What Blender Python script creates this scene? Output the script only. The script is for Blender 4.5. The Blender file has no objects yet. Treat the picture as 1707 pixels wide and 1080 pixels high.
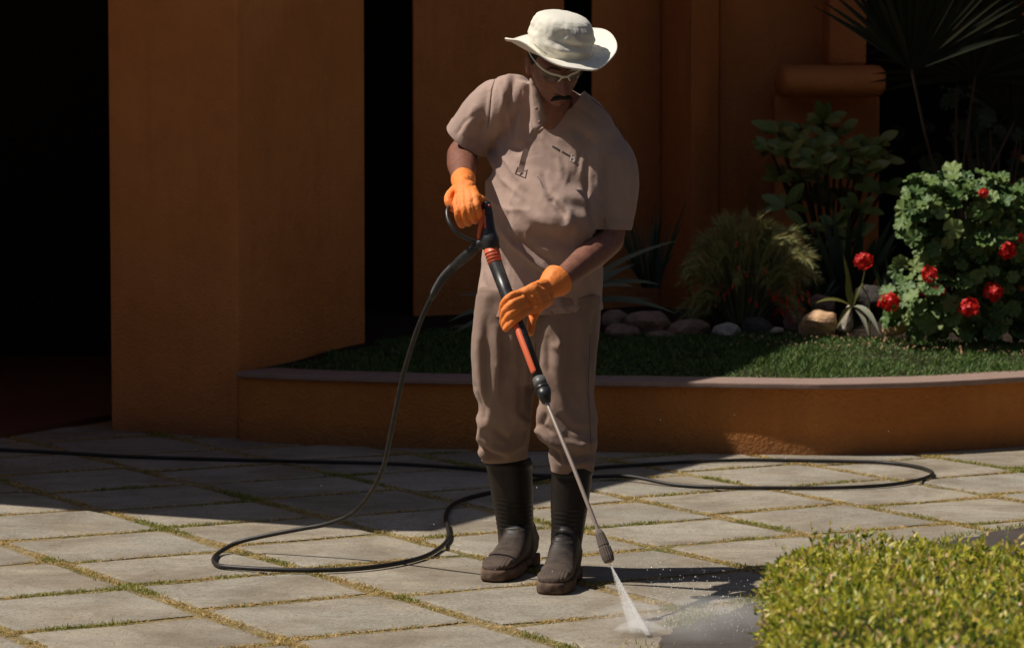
import bpy, bmesh, math, random
import numpy as np
from mathutils import Vector, Matrix, noise as mnoise

random.seed(7)
rng = np.random.default_rng(7)
S = bpy.context.scene
COL = S.collection
R = math.radians

# ------------------------------------------------------------------ camera
CAM_H, FPX, IW, IH = 1.39, 5000.0, 1707.0, 1080.0
PITCH = math.atan(340.0 / FPX)
cam_d = bpy.data.cameras.new('camera')
cam = bpy.data.objects.new('camera', cam_d)
COL.objects.link(cam)
cam.location = (0, 0, CAM_H)
cam.rotation_euler = (R(90) - PITCH, 0, 0)
cam_d.sensor_width = 36.0
cam_d.lens = FPX / IW * 36.0
cam_d.clip_start = 0.2
cam_d.clip_end = 2000
cam_d.dof.use_dof = True
cam_d.dof.focus_distance = 9.0
cam_d.dof.aperture_fstop = 7.0
S.camera = cam

# ------------------------------------------------------------------ light
SUN_EL, SUN_PHI = R(55), R(1)          # light travels towards +x and down
LDIR = Vector((math.cos(SUN_EL) * math.cos(SUN_PHI), math.cos(SUN_EL) * math.sin(SUN_PHI), -math.sin(SUN_EL)))
sun_d = bpy.data.lights.new('sun', 'SUN')
sun_d.energy = 5.0
sun_d.angle = R(0.53)
sun_d.color = (1.0, 0.93, 0.83)
sun = bpy.data.objects.new('sun', sun_d)
COL.objects.link(sun)
sun.rotation_euler = (-LDIR).to_track_quat('Z', 'Y').to_euler()
W = bpy.data.worlds.new('World')
S.world = W
W.use_nodes = True
nt = W.node_tree
sky = nt.nodes.new('ShaderNodeTexSky')
sky.sky_type = 'NISHITA'
sky.sun_disc = False
sky.sun_elevation = SUN_EL
sky.sun_rotation = math.atan2(-LDIR.x, -LDIR.y)
sky.dust_density = 1.5
bg = nt.nodes['Background']
bg.inputs['Strength'].default_value = 0.05
nt.links.new(sky.outputs[0], bg.inputs['Color'])
S.view_settings.view_transform = 'Standard'
S.view_settings.look = 'None'
S.view_settings.exposure = 0.0
S.view_settings.gamma = 1.0
S.view_settings.use_curve_mapping = False
S.render.engine = 'CYCLES'
S.cycles.use_denoising = True
S.cycles.max_bounces = 16
S.cycles.diffuse_bounces = 4
S.cycles.transparent_max_bounces = 16
S.cycles.volume_bounces = 16
S.cycles.sample_clamp_indirect = 4.0

# ------------------------------------------------------------------ helpers
_cp, _sp = math.cos(PITCH), math.sin(PITCH)
def ray(px, py):
    a, b = (px - IW / 2) / FPX, (IH / 2 - py) / FPX
    return Vector((a, _cp + b * _sp, -_sp + b * _cp))
def P(px, py, d):                      # world point seen at photo pixel px,py at distance y = d
    r = ray(px, py)
    r = r * (d / r.y)
    return Vector((r.x, r.y, r.z + CAM_H))
def G(px, py, z=0.0):                  # world point on the level z
    r = ray(px, py)
    r = r * ((z - CAM_H) / r.z)
    return Vector((r.x, r.y, z))
def sm(a, b, x):
    t = np.clip((x - a) / (b - a), 0, 1)
    return t * t * (3 - 2 * t)

def tag(o, label=None, cat=None, group=None, kind=None):
    if label: o['label'] = label
    if cat: o['category'] = cat
    if group: o['group'] = group
    if kind: o['kind'] = kind
    return o
def thing(name, label, cat, loc=(0, 0, 0), rz=0, group=None):
    o = bpy.data.objects.new(name, None)
    COL.objects.link(o)
    o.location = loc
    o.rotation_euler = (0, 0, rz)
    o.empty_display_size = 0.1
    return tag(o, label, cat, group)
def link(name, me, parent=None, kind=None, local=False):
    """link a mesh; verts are world coordinates unless local"""
    o = bpy.data.objects.new(name, me)
    COL.objects.link(o)
    if parent is not None:
        o.parent = parent
        if not local:
            o.matrix_parent_inverse = world_of(parent).inverted()
    if kind: o['kind'] = kind
    return o
def world_of(o):
    m = Matrix.LocRotScale(o.location, o.rotation_euler, o.scale)
    if o.parent:
        m = world_of(o.parent) @ o.matrix_parent_inverse @ m
    return m
def mesh(name, verts, faces, mat=None, smooth=False):
    me = bpy.data.meshes.new(name)
    me.from_pydata([tuple(v) for v in verts], [], [tuple(f) for f in faces])
    me.update()
    if mat: me.materials.append(mat)
    if smooth: me.shade_smooth()
    return me
def outward(me):
    bm = bmesh.new(); bm.from_mesh(me); bmesh.ops.recalc_face_normals(bm, faces=bm.faces); bm.to_mesh(me); bm.free(); me.update()
def mesh_np(name, V, F, mat=None, smooth=False):
    """V (n,3), F (m,k) all faces the same size"""
    V = np.asarray(V, dtype=np.float32); F = np.asarray(F, dtype=np.int32)
    me = bpy.data.meshes.new(name)
    me.vertices.add(len(V)); me.vertices.foreach_set('co', V.ravel())
    m, k = F.shape
    me.loops.add(m * k); me.loops.foreach_set('vertex_index', F.ravel())
    me.polygons.add(m)
    me.polygons.foreach_set('loop_start', np.arange(m, dtype=np.int32) * k)
    me.polygons.foreach_set('loop_total', np.full(m, k, dtype=np.int32))
    me.update(calc_edges=True)
    if mat: me.materials.append(mat)
    if smooth: me.shade_smooth()
    return me

class MB:
    def __init__(s): s.v, s.f = [], []
    def add(s, v, f):
        o = len(s.v)
        s.v += [tuple(x) for x in v]
        s.f += [tuple(i + o for i in q) for q in f]
        return s
    def build(s, name, mat=None, parent=None, smooth=False, kind=None, local=False):
        return link(name, mesh(name, s.v, s.f, mat, smooth), parent, kind, local)

def loft(rings, cap=True, dome=0):
    """rings: list of lists of points, same count"""
    v, f = [], []
    n = len(rings[0])
    for r in rings: v += list(r)
    for i in range(len(rings) - 1):
        for j in range(n):
            a, b = i * n + j, i * n + (j + 1) % n
            f.append((a, b, b + n, a + n))
    if cap:
        f.append(tuple(reversed(range(n))))
        f.append(tuple(range((len(rings) - 1) * n, len(rings) * n)))
    return v, f
def ell(c, u, w, n=24, e=1.0):
    out = []
    for k in range(n):
        t = 2 * math.pi * k / n
        ct, st = math.cos(t), math.sin(t)
        a = math.copysign(abs(ct) ** e, ct); b = math.copysign(abs(st) ** e, st)
        out.append(c + u * a + w * b)
    return out
def frames(pts):
    pts = [Vector(p) for p in pts]
    T = []
    for i in range(len(pts)):
        a = pts[max(0, i - 1)]; b = pts[min(len(pts) - 1, i + 1)]
        T.append((b - a).normalized())
    ref = Vector((0, 0, 1)) if abs(T[0].z) < 0.9 else Vector((1, 0, 0))
    u = T[0].cross(ref).normalized()
    out = []
    for t in T:
        u = (u - t * u.dot(t)).normalized()
        out.append((t, u, t.cross(u)))
    return pts, out
def tube(pts, rad, n=12, caps=True, dome=True, squash=None, up=None):
    """tube with hemispherical ends; rad scalar or list"""
    pts, fr = frames(pts)
    if not hasattr(rad, '__len__'): rad = [rad] * len(pts)
    rings = []
    def ring(c, t, u, w, r):
        if up is not None:
            u2 = t.cross(Vector(up)).normalized(); w2 = u2.cross(t)
            return ell(c, u2 * r, w2 * r * (squash or 1), n)
        return ell(c, u * r, w * r * (squash or 1), n)
    if dome:
        for a in (80, 55, 28):
            t, u, w = fr[0]
            rings.append(ring(pts[0] - t * rad[0] * math.sin(R(a)), t, u, w, rad[0] * math.cos(R(a))))
    for p, (t, u, w), r in zip(pts, fr, rad): rings.append(ring(p, t, u, w, r))
    if dome:
        for a in (28, 55, 80):
            t, u, w = fr[-1]
            rings.append(ring(pts[-1] + t * rad[-1] * math.sin(R(a)), t, u, w, rad[-1] * math.cos(R(a))))
    return loft(rings, caps)
def smoothpath(pts, sub=6):
    """Catmull-Rom"""
    pts = [Vector(p) for p in pts]
    q = [pts[0] * 2 - pts[1]] + pts + [pts[-1] * 2 - pts[-2]]
    out = []
    for i in range(1, len(q) - 2):
        for k in range(sub):
            t = k / sub
            a, b, c, d = q[i - 1], q[i], q[i + 1], q[i + 2]
            out.append(0.5 * ((2 * b) + (c - a) * t + (2 * a - 5 * b + 4 * c - d) * t * t + (3 * b - a - 3 * c + d) * t ** 3))
    out.append(pts[-1])
    return out
def box(mn, mx):
    x0, y0, z0 = mn; x1, y1, z1 = mx
    v = [(x0, y0, z0), (x1, y0, z0), (x1, y1, z0), (x0, y1, z0), (x0, y0, z1), (x1, y0, z1), (x1, y1, z1), (x0, y1, z1)]
    return v, [(0, 3, 2, 1), (4, 5, 6, 7), (0, 1, 5, 4), (1, 2, 6, 5), (2, 3, 7, 6), (3, 0, 4, 7)]
def prism(poly, z0, z1):
    a = sum(poly[i][0] * poly[(i + 1) % len(poly)][1] - poly[(i + 1) % len(poly)][0] * poly[i][1] for i in range(len(poly)))
    if a < 0: poly = list(reversed(poly))
    n = len(poly)
    v = [(p[0], p[1], z0) for p in poly] + [(p[0], p[1], z1) for p in poly]
    f = [tuple(reversed(range(n))), tuple(range(n, 2 * n))] + [(i, (i + 1) % n, (i + 1) % n + n, i + n) for i in range(n)]
    return v, f
def uvsphere(c, r, rot=None, nu=24, nv=16):
    v, f = [], []
    M = rot or Matrix.Identity(3)
    for i in range(nv + 1):
        th = math.pi * i / nv
        for j in range(nu):
            ph = 2 * math.pi * j / nu
            v.append(Vector(c) + M @ Vector((r[0] * math.sin(th) * math.cos(ph), r[1] * math.sin(th) * math.sin(ph), r[2] * math.cos(th))))
    for i in range(nv):
        for j in range(nu):
            a, b = i * nu + j, i * nu + (j + 1) % nu
            f.append((a, a + nu, b + nu, b))
    return v, f

def union(mb, voxel, smooth_it=4, fac=0.5, name='tmp'):
    """voxel union of everything in mb -> new mesh"""
    me = mesh(name, mb.v, mb.f)
    bm = bmesh.new(); bm.from_mesh(me)
    bmesh.ops.remove_doubles(bm, verts=bm.verts, dist=1e-5)
    bmesh.ops.recalc_face_normals(bm, faces=bm.faces)
    bm.to_mesh(me); bm.free()
    o = bpy.data.objects.new(name, me); COL.objects.link(o)
    m = o.modifiers.new('r', 'REMESH'); m.mode = 'VOXEL'; m.voxel_size = voxel; m.adaptivity = 0
    if smooth_it:
        m2 = o.modifiers.new('s', 'SMOOTH'); m2.factor = fac; m2.iterations = smooth_it
    dg = bpy.context.evaluated_depsgraph_get()
    out = bpy.data.meshes.new_from_object(o.evaluated_get(dg))
    bpy.data.objects.remove(o); bpy.data.meshes.remove(me)
    out.name = name
    return out
def getco(me):
    V = np.empty(len(me.vertices) * 3, dtype=np.float32); me.vertices.foreach_get('co', V)
    N = np.empty(len(me.vertices) * 3, dtype=np.float32); me.vertex_normals.foreach_get('vector', N)
    return V.reshape(-1, 3).astype(float), N.reshape(-1, 3).astype(float)
def setco(me, V):
    me.vertices.foreach_set('co', V.astype(np.float32).ravel()); me.update()
def cut(me, co, no, keep=None, rad=None):
    """drop everything beyond the plane within rad of co"""
    bm = bmesh.new(); bm.from_mesh(me)
    co = Vector(co); no = Vector(no).normalized()
    fs = [f for f in bm.faces if (f.calc_center_median() - co).length < rad]
    vs = set(); es = set()
    for f in fs:
        vs.update(f.verts); es.update(f.edges)
    bmesh.ops.bisect_plane(bm, geom=list(vs) + list(es) + fs, plane_co=co, plane_no=no, clear_outer=True)
    bm.to_mesh(me); bm.free(); me.update()
def project(V):
    """world -> photo pixels"""
    x, y, z = V[:, 0], V[:, 1], V[:, 2] - CAM_H
    dep = y * _cp - z * _sp
    up = y * _sp + z * _cp
    return IW / 2 + FPX * x / dep, IH / 2 - FPX * up / dep
def seg_dist(px, py, line):
    """distance to polyline in pixels and parameter 0..1 along it"""
    best = np.full(px.shape, 1e9); par = np.zeros(px.shape)
    n = len(line) - 1
    for i in range(n):
        ax, ay = line[i]; bx, by = line[i + 1]
        dx, dy = bx - ax, by - ay
        t = np.clip(((px - ax) * dx + (py - ay) * dy) / (dx * dx + dy * dy), 0, 1)
        d = np.hypot(px - ax - t * dx, py - ay - t * dy)
        m = d < best
        best[m] = d[m]; par[m] = (i + t[m]) / n
    return best, par
def folds(me, lst, front=True, noise_amp=0.0, noise_scale=(9, 9, 4), seed=0, lim=None, post=2):
    V, N = getco(me)
    px, py = project(V)
    # widths and lines given in photo pixels but evaluated on the cloth's own front
    disp = np.zeros(len(V))
    wgt = sm(0.25, -0.15, N[:, 1]) if front else np.ones(len(V))
    for line, w, amp in lst:
        d, t = seg_dist(px, py, line)
        taper = np.sin(np.clip(t, 0.0, 1.0) * math.pi) ** 0.45
        disp += wgt * amp * np.exp(-(d / w) ** 2) * (0.25 + 0.75 * taper)
    if noise_amp:
        nz = np.array([mnoise.noise(Vector((v[0] * noise_scale[0] + seed, v[1] * noise_scale[1], v[2] * noise_scale[2]))) for v in V])
        nz2 = np.array([mnoise.noise(Vector((v[0] * noise_scale[0] * 2.7 + seed + 9 + v[2] * 5, v[1] * noise_scale[1] * 2.7, v[2] * noise_scale[2] * 2.2 - v[0] * 6))) for v in V])
        disp += noise_amp * ((1 - np.abs(nz) * 2.4) + 0.45 * (1 - np.abs(nz2) * 2.4))
    if lim is not None: disp *= lim(px, py, V)
    setco(me, V + N * disp[:, None])
    bm = bmesh.new(); bm.from_mesh(me)
    for _ in range(post): bmesh.ops.smooth_vert(bm, verts=bm.verts, factor=0.5, use_axis_x=True, use_axis_y=True, use_axis_z=True)
    bm.to_mesh(me); bm.free(); me.update()

# ------------------------------------------------------------------ materials
def mat(name, col=(0.5, 0.5, 0.5), rough=0.8, spec=0.3, metal=0.0):
    m = bpy.data.materials.new(name); m.use_nodes = True
    b = m.node_tree.nodes['Principled BSDF']
    b.inputs['Base Color'].default_value = (*col, 1)
    b.inputs['Roughness'].default_value = rough
    b.inputs['Specular IOR Level'].default_value = spec
    b.inputs['Metallic'].default_value = metal
    return m
class NB:
    """tiny node builder"""
    def __init__(s, m):
        s.m = m; s.t = m.node_tree; s.b = s.t.nodes['Principled BSDF']
        s.tc = s.t.nodes.new('ShaderNodeTexCoord'); s.co = s.tc.outputs['Object']
    def l(s, a, b): s.t.links.new(a, b)
    def noise(s, scale, detail=4, rough=0.6, co=None, dist=0):
        n = s.t.nodes.new('ShaderNodeTexNoise'); n.inputs['Scale'].default_value = scale
        n.inputs['Detail'].default_value = detail; n.inputs['Roughness'].default_value = rough
        n.inputs['Distortion'].default_value = dist
        s.l(co or s.co, n.inputs['Vector']); return n.outputs['Fac']
    def vor(s, scale, feature='F1', co=None):
        n = s.t.nodes.new('ShaderNodeTexVoronoi'); n.inputs['Scale'].default_value = scale; n.feature = feature
        s.l(co or s.co, n.inputs['Vector']); return n.outputs['Distance']
    def ramp(s, src, stops):
        n = s.t.nodes.new('ShaderNodeValToRGB'); e = n.color_ramp.elements
        while len(e) < len(stops): e.new(0.5)
        for k, (p, c) in enumerate(stops):
            e[k].position = p
            e[k].color = (*c, 1) if hasattr(c, '__len__') else (c, c, c, 1)
        s.l(src, n.inputs[0]); return n.outputs[0]
    def mix(s, fac, a, b, mode='MIX'):
        n = s.t.nodes.new('ShaderNodeMix'); n.data_type = 'RGBA'; n.blend_type = mode
        for i, x in ((0, fac), (6, a), (7, b)):
            if hasattr(x, 'is_output') or isinstance(x, bpy.types.NodeSocket): s.l(x, n.inputs[i])
            elif hasattr(x, '__len__'): n.inputs[i].default_value = (*x, 1)
            else: n.inputs[i].default_value = x
        return n.outputs[2]
    def math(s, op, a, b=0.0):
        n = s.t.nodes.new('ShaderNodeMath'); n.operation = op
        for i, x in ((0, a), (1, b)):
            if isinstance(x, bpy.types.NodeSocket): s.l(x, n.inputs[i])
            else: n.inputs[i].default_value = x
        return n.outputs[0]
    def mapping(s, scale=(1, 1, 1), rot=(0, 0, 0), src=None):
        n = s.t.nodes.new('ShaderNodeMapping'); n.inputs['Scale'].default_value = scale; n.inputs['Rotation'].default_value = rot
        s.l(src or s.co, n.inputs['Vector']); return n.outputs[0]
    def color(s, c): s.l(c, s.b.inputs['Base Color'])
    def rough(s, c): s.l(c, s.b.inputs['Roughness'])
    def bump(s, h, dist=0.005, strength=1.0, prev=None):
        n = s.t.nodes.new('ShaderNodeBump'); n.inputs['Distance'].default_value = dist; n.inputs['Strength'].default_value = strength
        s.l(h, n.inputs['Height'])
        if prev is not None: s.l(prev, n.inputs['Normal'])
        s.l(n.outputs[0], s.b.inputs['Normal']); return n.outputs[0]
    def island(s):
        n = s.t.nodes.new('ShaderNodeNewGeometry'); return n.outputs['Random Per Island']
    def objrand(s):
        n = s.t.nodes.new('ShaderNodeObjectInfo'); return n.outputs['Random']

def stucco(name, c1, c2, grain=90):
    m = mat(name, c1, 0.9, 0.15); n = NB(m)
    big = n.noise(1.3, 5, 0.65); mid = n.noise(9, 4)
    c = n.mix(n.ramp(big, [(0.35, 0), (0.7, 1)]), c1, c2)
    c = n.mix(n.math('MULTIPLY', n.ramp(mid, [(0.5, 0), (0.8, 1)]), 0.35), c, tuple(x * 0.6 for x in c1))
    # water stains and dust rising from the foot of the wall
    sepz = n.t.nodes.new('ShaderNodeSeparateXYZ'); n.l(n.co, sepz.inputs[0])
    streak = n.noise(1.0, 5, 0.7, n.mapping((9, 9, 1.2)))
    c = n.mix(n.math('MULTIPLY', n.ramp(streak, [(0.5, 0), (0.72, 1)]), 0.35), c, tuple(x * 0.62 for x in c1))
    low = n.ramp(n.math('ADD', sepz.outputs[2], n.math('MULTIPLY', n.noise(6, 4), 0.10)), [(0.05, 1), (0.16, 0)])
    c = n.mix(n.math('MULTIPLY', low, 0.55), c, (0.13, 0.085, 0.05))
    n.color(c)
    h = n.math('ADD', n.noise(grain, 3, 0.55), n.math('MULTIPLY', n.noise(grain * 0.35, 2), 0.8))
    n.bump(h, 0.012, 0.9)
    return m
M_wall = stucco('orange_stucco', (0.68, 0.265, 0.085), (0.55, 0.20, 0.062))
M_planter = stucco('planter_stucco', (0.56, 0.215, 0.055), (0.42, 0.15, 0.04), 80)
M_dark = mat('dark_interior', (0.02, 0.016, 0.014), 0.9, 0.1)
M_redfloor = mat('red_floor', (0.16, 0.06, 0.035), 0.55, 0.4)
n = NB(M_redfloor); n.color(n.mix(n.noise(3, 4), (0.19, 0.075, 0.045), (0.10, 0.04, 0.026)))

def m_coping():
    m = mat('coping_stone', (0.4, 0.31, 0.27), 0.8, 0.2); n = NB(m)
    n.color(n.mix(n.noise(14, 6, 0.7), (0.20, 0.135, 0.11), (0.36, 0.25, 0.205)))
    n.bump(n.noise(120, 4), 0.002); return m
M_coping = m_coping()

def m_slab():
    m = mat('grey_stone', (0.3, 0.28, 0.22), 0.85, 0.2); n = NB(m)
    r = n.objrand()
    add = n.t.nodes.new('ShaderNodeVectorMath'); add.operation = 'ADD'
    sc = n.t.nodes.new('ShaderNodeVectorMath'); sc.operation = 'SCALE'; sc.inputs[0].default_value = (37, 53, 11)
    n.l(r, sc.inputs['Scale']); n.l(n.co, add.inputs[0]); n.l(sc.outputs[0], add.inputs[1])
    co = add.outputs[0]
    base = n.mix(r, (0.21, 0.20, 0.17), (0.36, 0.32, 0.25))
    warm = n.mix(n.ramp(n.noise(2.4, 4, 0.6, co), [(0.42, 0), (0.66, 1)]), base, (0.33, 0.26, 0.175))
    st = n.noise(1.0, 6, 0.7, n.mapping((2.5, 14, 2.5), (0, 0, R(30)), co), 0.6)
    c = n.mix(n.math('MULTIPLY', n.ramp(st, [(0.46, 0), (0.66, 1)]), 0.75), warm, (0.17, 0.145, 0.115))
    blot = n.noise(7, 5, 0.7, co)
    c = n.mix(n.math('MULTIPLY', n.ramp(blot, [(0.5, 0), (0.7, 1)]), 0.6), c, (0.15, 0.125, 0.095))
    m1_ = n.noise(38, 4, 0.75, co)
    c = n.mix(n.math('MULTIPLY', n.ramp(m1_, [(0.42, 0), (0.62, 1)]), 0.5), c, (0.20, 0.175, 0.14))
    grain = n.noise(140, 3, 0.8, co)
    c = n.mix(n.ramp(grain, [(0.35, 0.0), (0.65, 0.6)]), c, (0.5, 0.46, 0.385))
    sp = n.noise(75, 2, 0.5, co)
    c = n.mix(n.math('MULTIPLY', n.ramp(sp, [(0.58, 0), (0.68, 1)]), 0.6), c, (0.13, 0.115, 0.09))
    geo = n.t.nodes.new('ShaderNodeNewGeometry')
    wst = n.noise(1.7, 6, 0.75, geo.outputs['Position'], 0.4)
    c = n.mix(n.math('MULTIPLY', n.ramp(wst, [(0.42, 0), (0.62, 1)]), 0.7), c, (0.165, 0.13, 0.09))
    wl = n.noise(2.3, 5, 0.7, n.mapping((1, 1, 1), (0, 0, 0), geo.outputs['Position']))
    c = n.mix(n.math('MULTIPLY', n.ramp(wl, [(0.55, 0), (0.75, 1)]), 0.3), c, (0.5, 0.46, 0.38))
    n.color(c)
    h = n.math('ADD', n.math('MULTIPLY', n.noise(9, 5, 0.6, co), 1.6), n.noise(90, 5, 0.75, co))
    n.bump(h, 0.005, 0.9)
    return m
M_slab = m_slab()
def m_joint():
    m = mat('joint_soil', (0.2, 0.15, 0.09), 0.95, 0.1); n = NB(m)
    c = n.mix(n.ramp(n.noise(60, 5, 0.8), [(0.3, 0), (0.65, 1)]), (0.20, 0.155, 0.085), (0.44, 0.335, 0.17))
    g = n.ramp(n.noise(2.2, 5, 0.7), [(0.52, 0), (0.62, 0.8)])
    n.color(n.mix(g, c, (0.10, 0.12, 0.035)))
    n.bump(n.noise(150, 5, 0.8), 0.008, 1); return m
M_joint = m_joint()
def m_ground():
    m = mat('far_paving', (0.3, 0.27, 0.22), 0.9, 0.2); n = NB(m)
    b = n.t.nodes.new('ShaderNodeTexBrick'); b.offset = 0
    b.inputs['Scale'].default_value = 1.0; b.inputs['Brick Width'].default_value = 0.6; b.inputs['Row Height'].default_value = 0.59
    b.inputs['Mortar Size'].default_value = 0.025; b.inputs['Mortar Smooth'].default_value = 0.3
    b.inputs['Color1'].default_value = (0.30, 0.28, 0.23, 1); b.inputs['Color2'].default_value = (0.35, 0.31, 0.24, 1)
    b.inputs['Mortar'].default_value = (0.26, 0.2, 0.1, 1)
    n.l(n.mapping((1, 1, 1), (0, 0, R(-30))), b.inputs['Vector'])
    n.color(n.mix(n.math('MULTIPLY', n.noise(5, 6, 0.7), 0.5), b.outputs['Color'], (0.2, 0.17, 0.13))); return m
M_ground = m_ground()
def m_dark_ground():
    m = mat('dark_ground', (0.07, 0.06, 0.058), 0.7, 0.3); n = NB(m)
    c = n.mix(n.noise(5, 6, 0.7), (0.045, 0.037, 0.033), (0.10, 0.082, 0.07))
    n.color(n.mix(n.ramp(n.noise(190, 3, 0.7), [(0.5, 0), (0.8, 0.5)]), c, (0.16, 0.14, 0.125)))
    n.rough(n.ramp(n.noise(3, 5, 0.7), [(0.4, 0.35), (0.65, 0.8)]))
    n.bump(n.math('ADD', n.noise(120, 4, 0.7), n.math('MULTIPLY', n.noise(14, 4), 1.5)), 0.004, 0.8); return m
M_dark_ground = m_dark_ground()
def m_fabric(name, col, col2=None, scale=900, wr_=0.006):
    m = mat(name, col, 0.85, 0.12); n = NB(m)
    col2 = col2 or tuple(x * 0.82 for x in col)
    n.color(n.mix(n.ramp(n.noise(6, 5, 0.6), [(0.35, 0), (0.7, 1)]), col, col2))
    h = n.math('ADD', n.math('MULTIPLY', n.noise(38, 3, 0.6), 1.0), n.math('MULTIPLY', n.noise(scale, 2), 0.35))
    b1 = n.bump(h, 0.0025, 0.7)
    wr = n.t.nodes.new('ShaderNodeTexNoise'); wr.noise_type = 'RIDGED_MULTIFRACTAL'; wr.inputs['Scale'].default_value = 9; wr.inputs['Detail'].default_value = 3; wr.inputs['Distortion'].default_value = 0.8
    n.l(n.mapping((1, 1, 0.55), (0, R(25), R(20))), wr.inputs['Vector'])
    n.bump(wr.outputs['Fac'], wr_, 0.6, b1)
    m.node_tree.nodes['Principled BSDF'].inputs['Sheen Weight'].default_value = 0.1
    return m
M_shirt = m_fabric('beige_cotton', (0.43, 0.305, 0.255))
M_trouser = m_fabric('beige_twill', (0.30, 0.205, 0.162))
M_hat = m_fabric('white_canvas', (0.80, 0.765, 0.67), (0.70, 0.66, 0.56), 900, 0.003)
M_skin = mat('brown_skin', (0.24, 0.115, 0.075), 0.5, 0.4)
n = NB(M_skin); n.color(n.mix(n.ramp(n.noise(45, 4, 0.6), [(0.35, 0), (0.7, 1)]), (0.25, 0.105, 0.068), (0.165, 0.066, 0.042)))
n.bump(n.noise(400, 3), 0.001, 0.6)
M_skin.node_tree.nodes['Principled BSDF'].inputs['Subsurface Weight'].default_value = 0.08
M_skin.node_tree.nodes['Principled BSDF'].inputs['Subsurface Radius'].default_value = (0.01, 0.004, 0.002)
M_hair = mat('black_hair', (0.012, 0.01, 0.009), 0.7, 0.3)
M_glove = mat('orange_rubber', (0.86, 0.24, 0.035), 0.55, 0.35)
n = NB(M_glove); n.color(n.mix(n.noise(30, 3), (0.94, 0.29, 0.065), (0.86, 0.22, 0.035))); n.bump(n.math('ADD', n.noise(70, 4), n.noise(500, 2)), 0.0014, 0.8)
M_boot = mat('black_rubber', (0.020, 0.015, 0.013), 0.45, 0.3)
n = NB(M_boot)
n.color(n.mix(n.ramp(n.noise(8, 6, 0.7), [(0.4, 0), (0.75, 1)]), (0.010, 0.0075, 0.0065), (0.024, 0.017, 0.013)))
n.bump(n.noise(60, 4), 0.0012, 0.6)
gp_ = n.t.nodes.new('ShaderNodeNewGeometry'); sz_ = n.t.nodes.new('ShaderNodeSeparateXYZ'); n.l(gp_.outputs['Position'], sz_.inputs[0])
dz_ = n.math('ADD', sz_.outputs[2], n.math('MULTIPLY', n.noise(28, 6, 0.75), 0.16))
c_ = n.mix(n.ramp(n.noise(8, 6, 0.7), [(0.4, 0), (0.75, 1)]), (0.012, 0.009, 0.0075), (0.026, 0.018, 0.014))
n.color(n.mix(n.ramp(dz_, [(0.10, 0.85), (0.21, 0.0)]), c_, (0.13, 0.092, 0.07)))
n.rough(n.ramp(dz_, [(0.10, 0.9), (0.24, 0.42)]))
M_toe = mat('dusty_rubber', (0.07, 0.05, 0.04), 0.75, 0.25)
n = NB(M_toe); n.color(n.mix(n.ramp(n.noise(25, 6, 0.75), [(0.4, 0), (0.7, 1)]), (0.025, 0.018, 0.014), (0.095, 0.066, 0.05)))
M_sole = mat('dusty_sole', (0.2, 0.14, 0.11), 0.9, 0.1)
n = NB(M_sole); n.color(n.mix(n.ramp(n.noise(22, 5, 0.7), [(0.35, 0), (0.7, 1)]), (0.07, 0.045, 0.034), (0.20, 0.135, 0.10))); n.bump(n.noise(90, 4), 0.002, 0.8)
M_blackplastic = mat('black_plastic', (0.018, 0.018, 0.019), 0.38, 0.5)
n = NB(M_blackplastic); n.color(n.mix(n.ramp(n.noise(40, 6, 0.7), [(0.45, 0), (0.8, 1)]), (0.014, 0.014, 0.015), (0.045, 0.042, 0.04)))
M_greyplastic = mat('worn_grey_plastic', (0.10, 0.098, 0.095), 0.45, 0.5)
M_orangeplastic = mat('red_orange_plastic', (0.70, 0.13, 0.05), 0.45, 0.4)
M_steel = mat('dull_steel', (0.50, 0.40, 0.33), 0.42, 0.5, 0.6)
M_nozzle = mat('nozzle_plastic', (0.10, 0.075, 0.062), 0.6, 0.4)
n = NB(M_nozzle); n.color(n.mix(n.noise(60, 5, 0.7), (0.06, 0.045, 0.038), (0.17, 0.13, 0.105)))
M_hose = mat('black_hose', (0.022, 0.019, 0.017), 0.5, 0.4)
n = NB(M_hose); n.color(n.mix(n.ramp(n.noise(30, 5, 0.7), [(0.45, 0), (0.75, 1)]), (0.012, 0.010, 0.009), (0.035, 0.029, 0.024)))

def m_leaf(name, stops, rough=0.5, trans=0.25, spec=0.4, obj=False):
    m = mat(name, stops[0][1], rough, spec); n = NB(m)
    src = n.objrand() if obj else n.island()
    c = n.ramp(src, stops)
    c = n.mix(n.math('MULTIPLY', n.noise(40, 3), 0.4), c, tuple(x * 0.55 for x in stops[0][1]))
    n.color(c)
    if trans:
        t = m.node_tree
        tr = t.nodes.new('ShaderNodeBsdfTranslucent'); mx = t.nodes.new('ShaderNodeMixShader'); mx.inputs[0].default_value = trans
        t.links.new(c, tr.inputs['Color']); t.links.new(n.b.outputs[0], mx.inputs[1]); t.links.new(tr.outputs[0], mx.inputs[2])
        t.links.new(mx.outputs[0], t.nodes['Material Output'].inputs['Surface'])
    return m
M_hedge = m_leaf('hedge_leaf', [(0.0, (0.05, 0.12, 0.02)), (0.14, (0.24, 0.33, 0.04)), (0.4, (0.50, 0.50, 0.05)), (0.8, (0.78, 0.66, 0.07)), (0.93, (0.85, 0.64, 0.28)), (1.0, (0.7, 0.38, 0.2))], 0.4, 0.35)
M_lawn = m_leaf('lawn_blade', [(0.0, (0.045, 0.10, 0.02)), (0.6, (0.10, 0.19, 0.035)), (1.0, (0.24, 0.28, 0.08))], 0.6, 0.25)
M_weed = m_leaf('joint_blade', [(0.0, (0.24, 0.23, 0.05)), (0.3, (0.46, 0.34, 0.09)), (0.6, (0.60, 0.40, 0.15)), (1.0, (0.74, 0.49, 0.28))], 0.8, 0.2)
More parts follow.
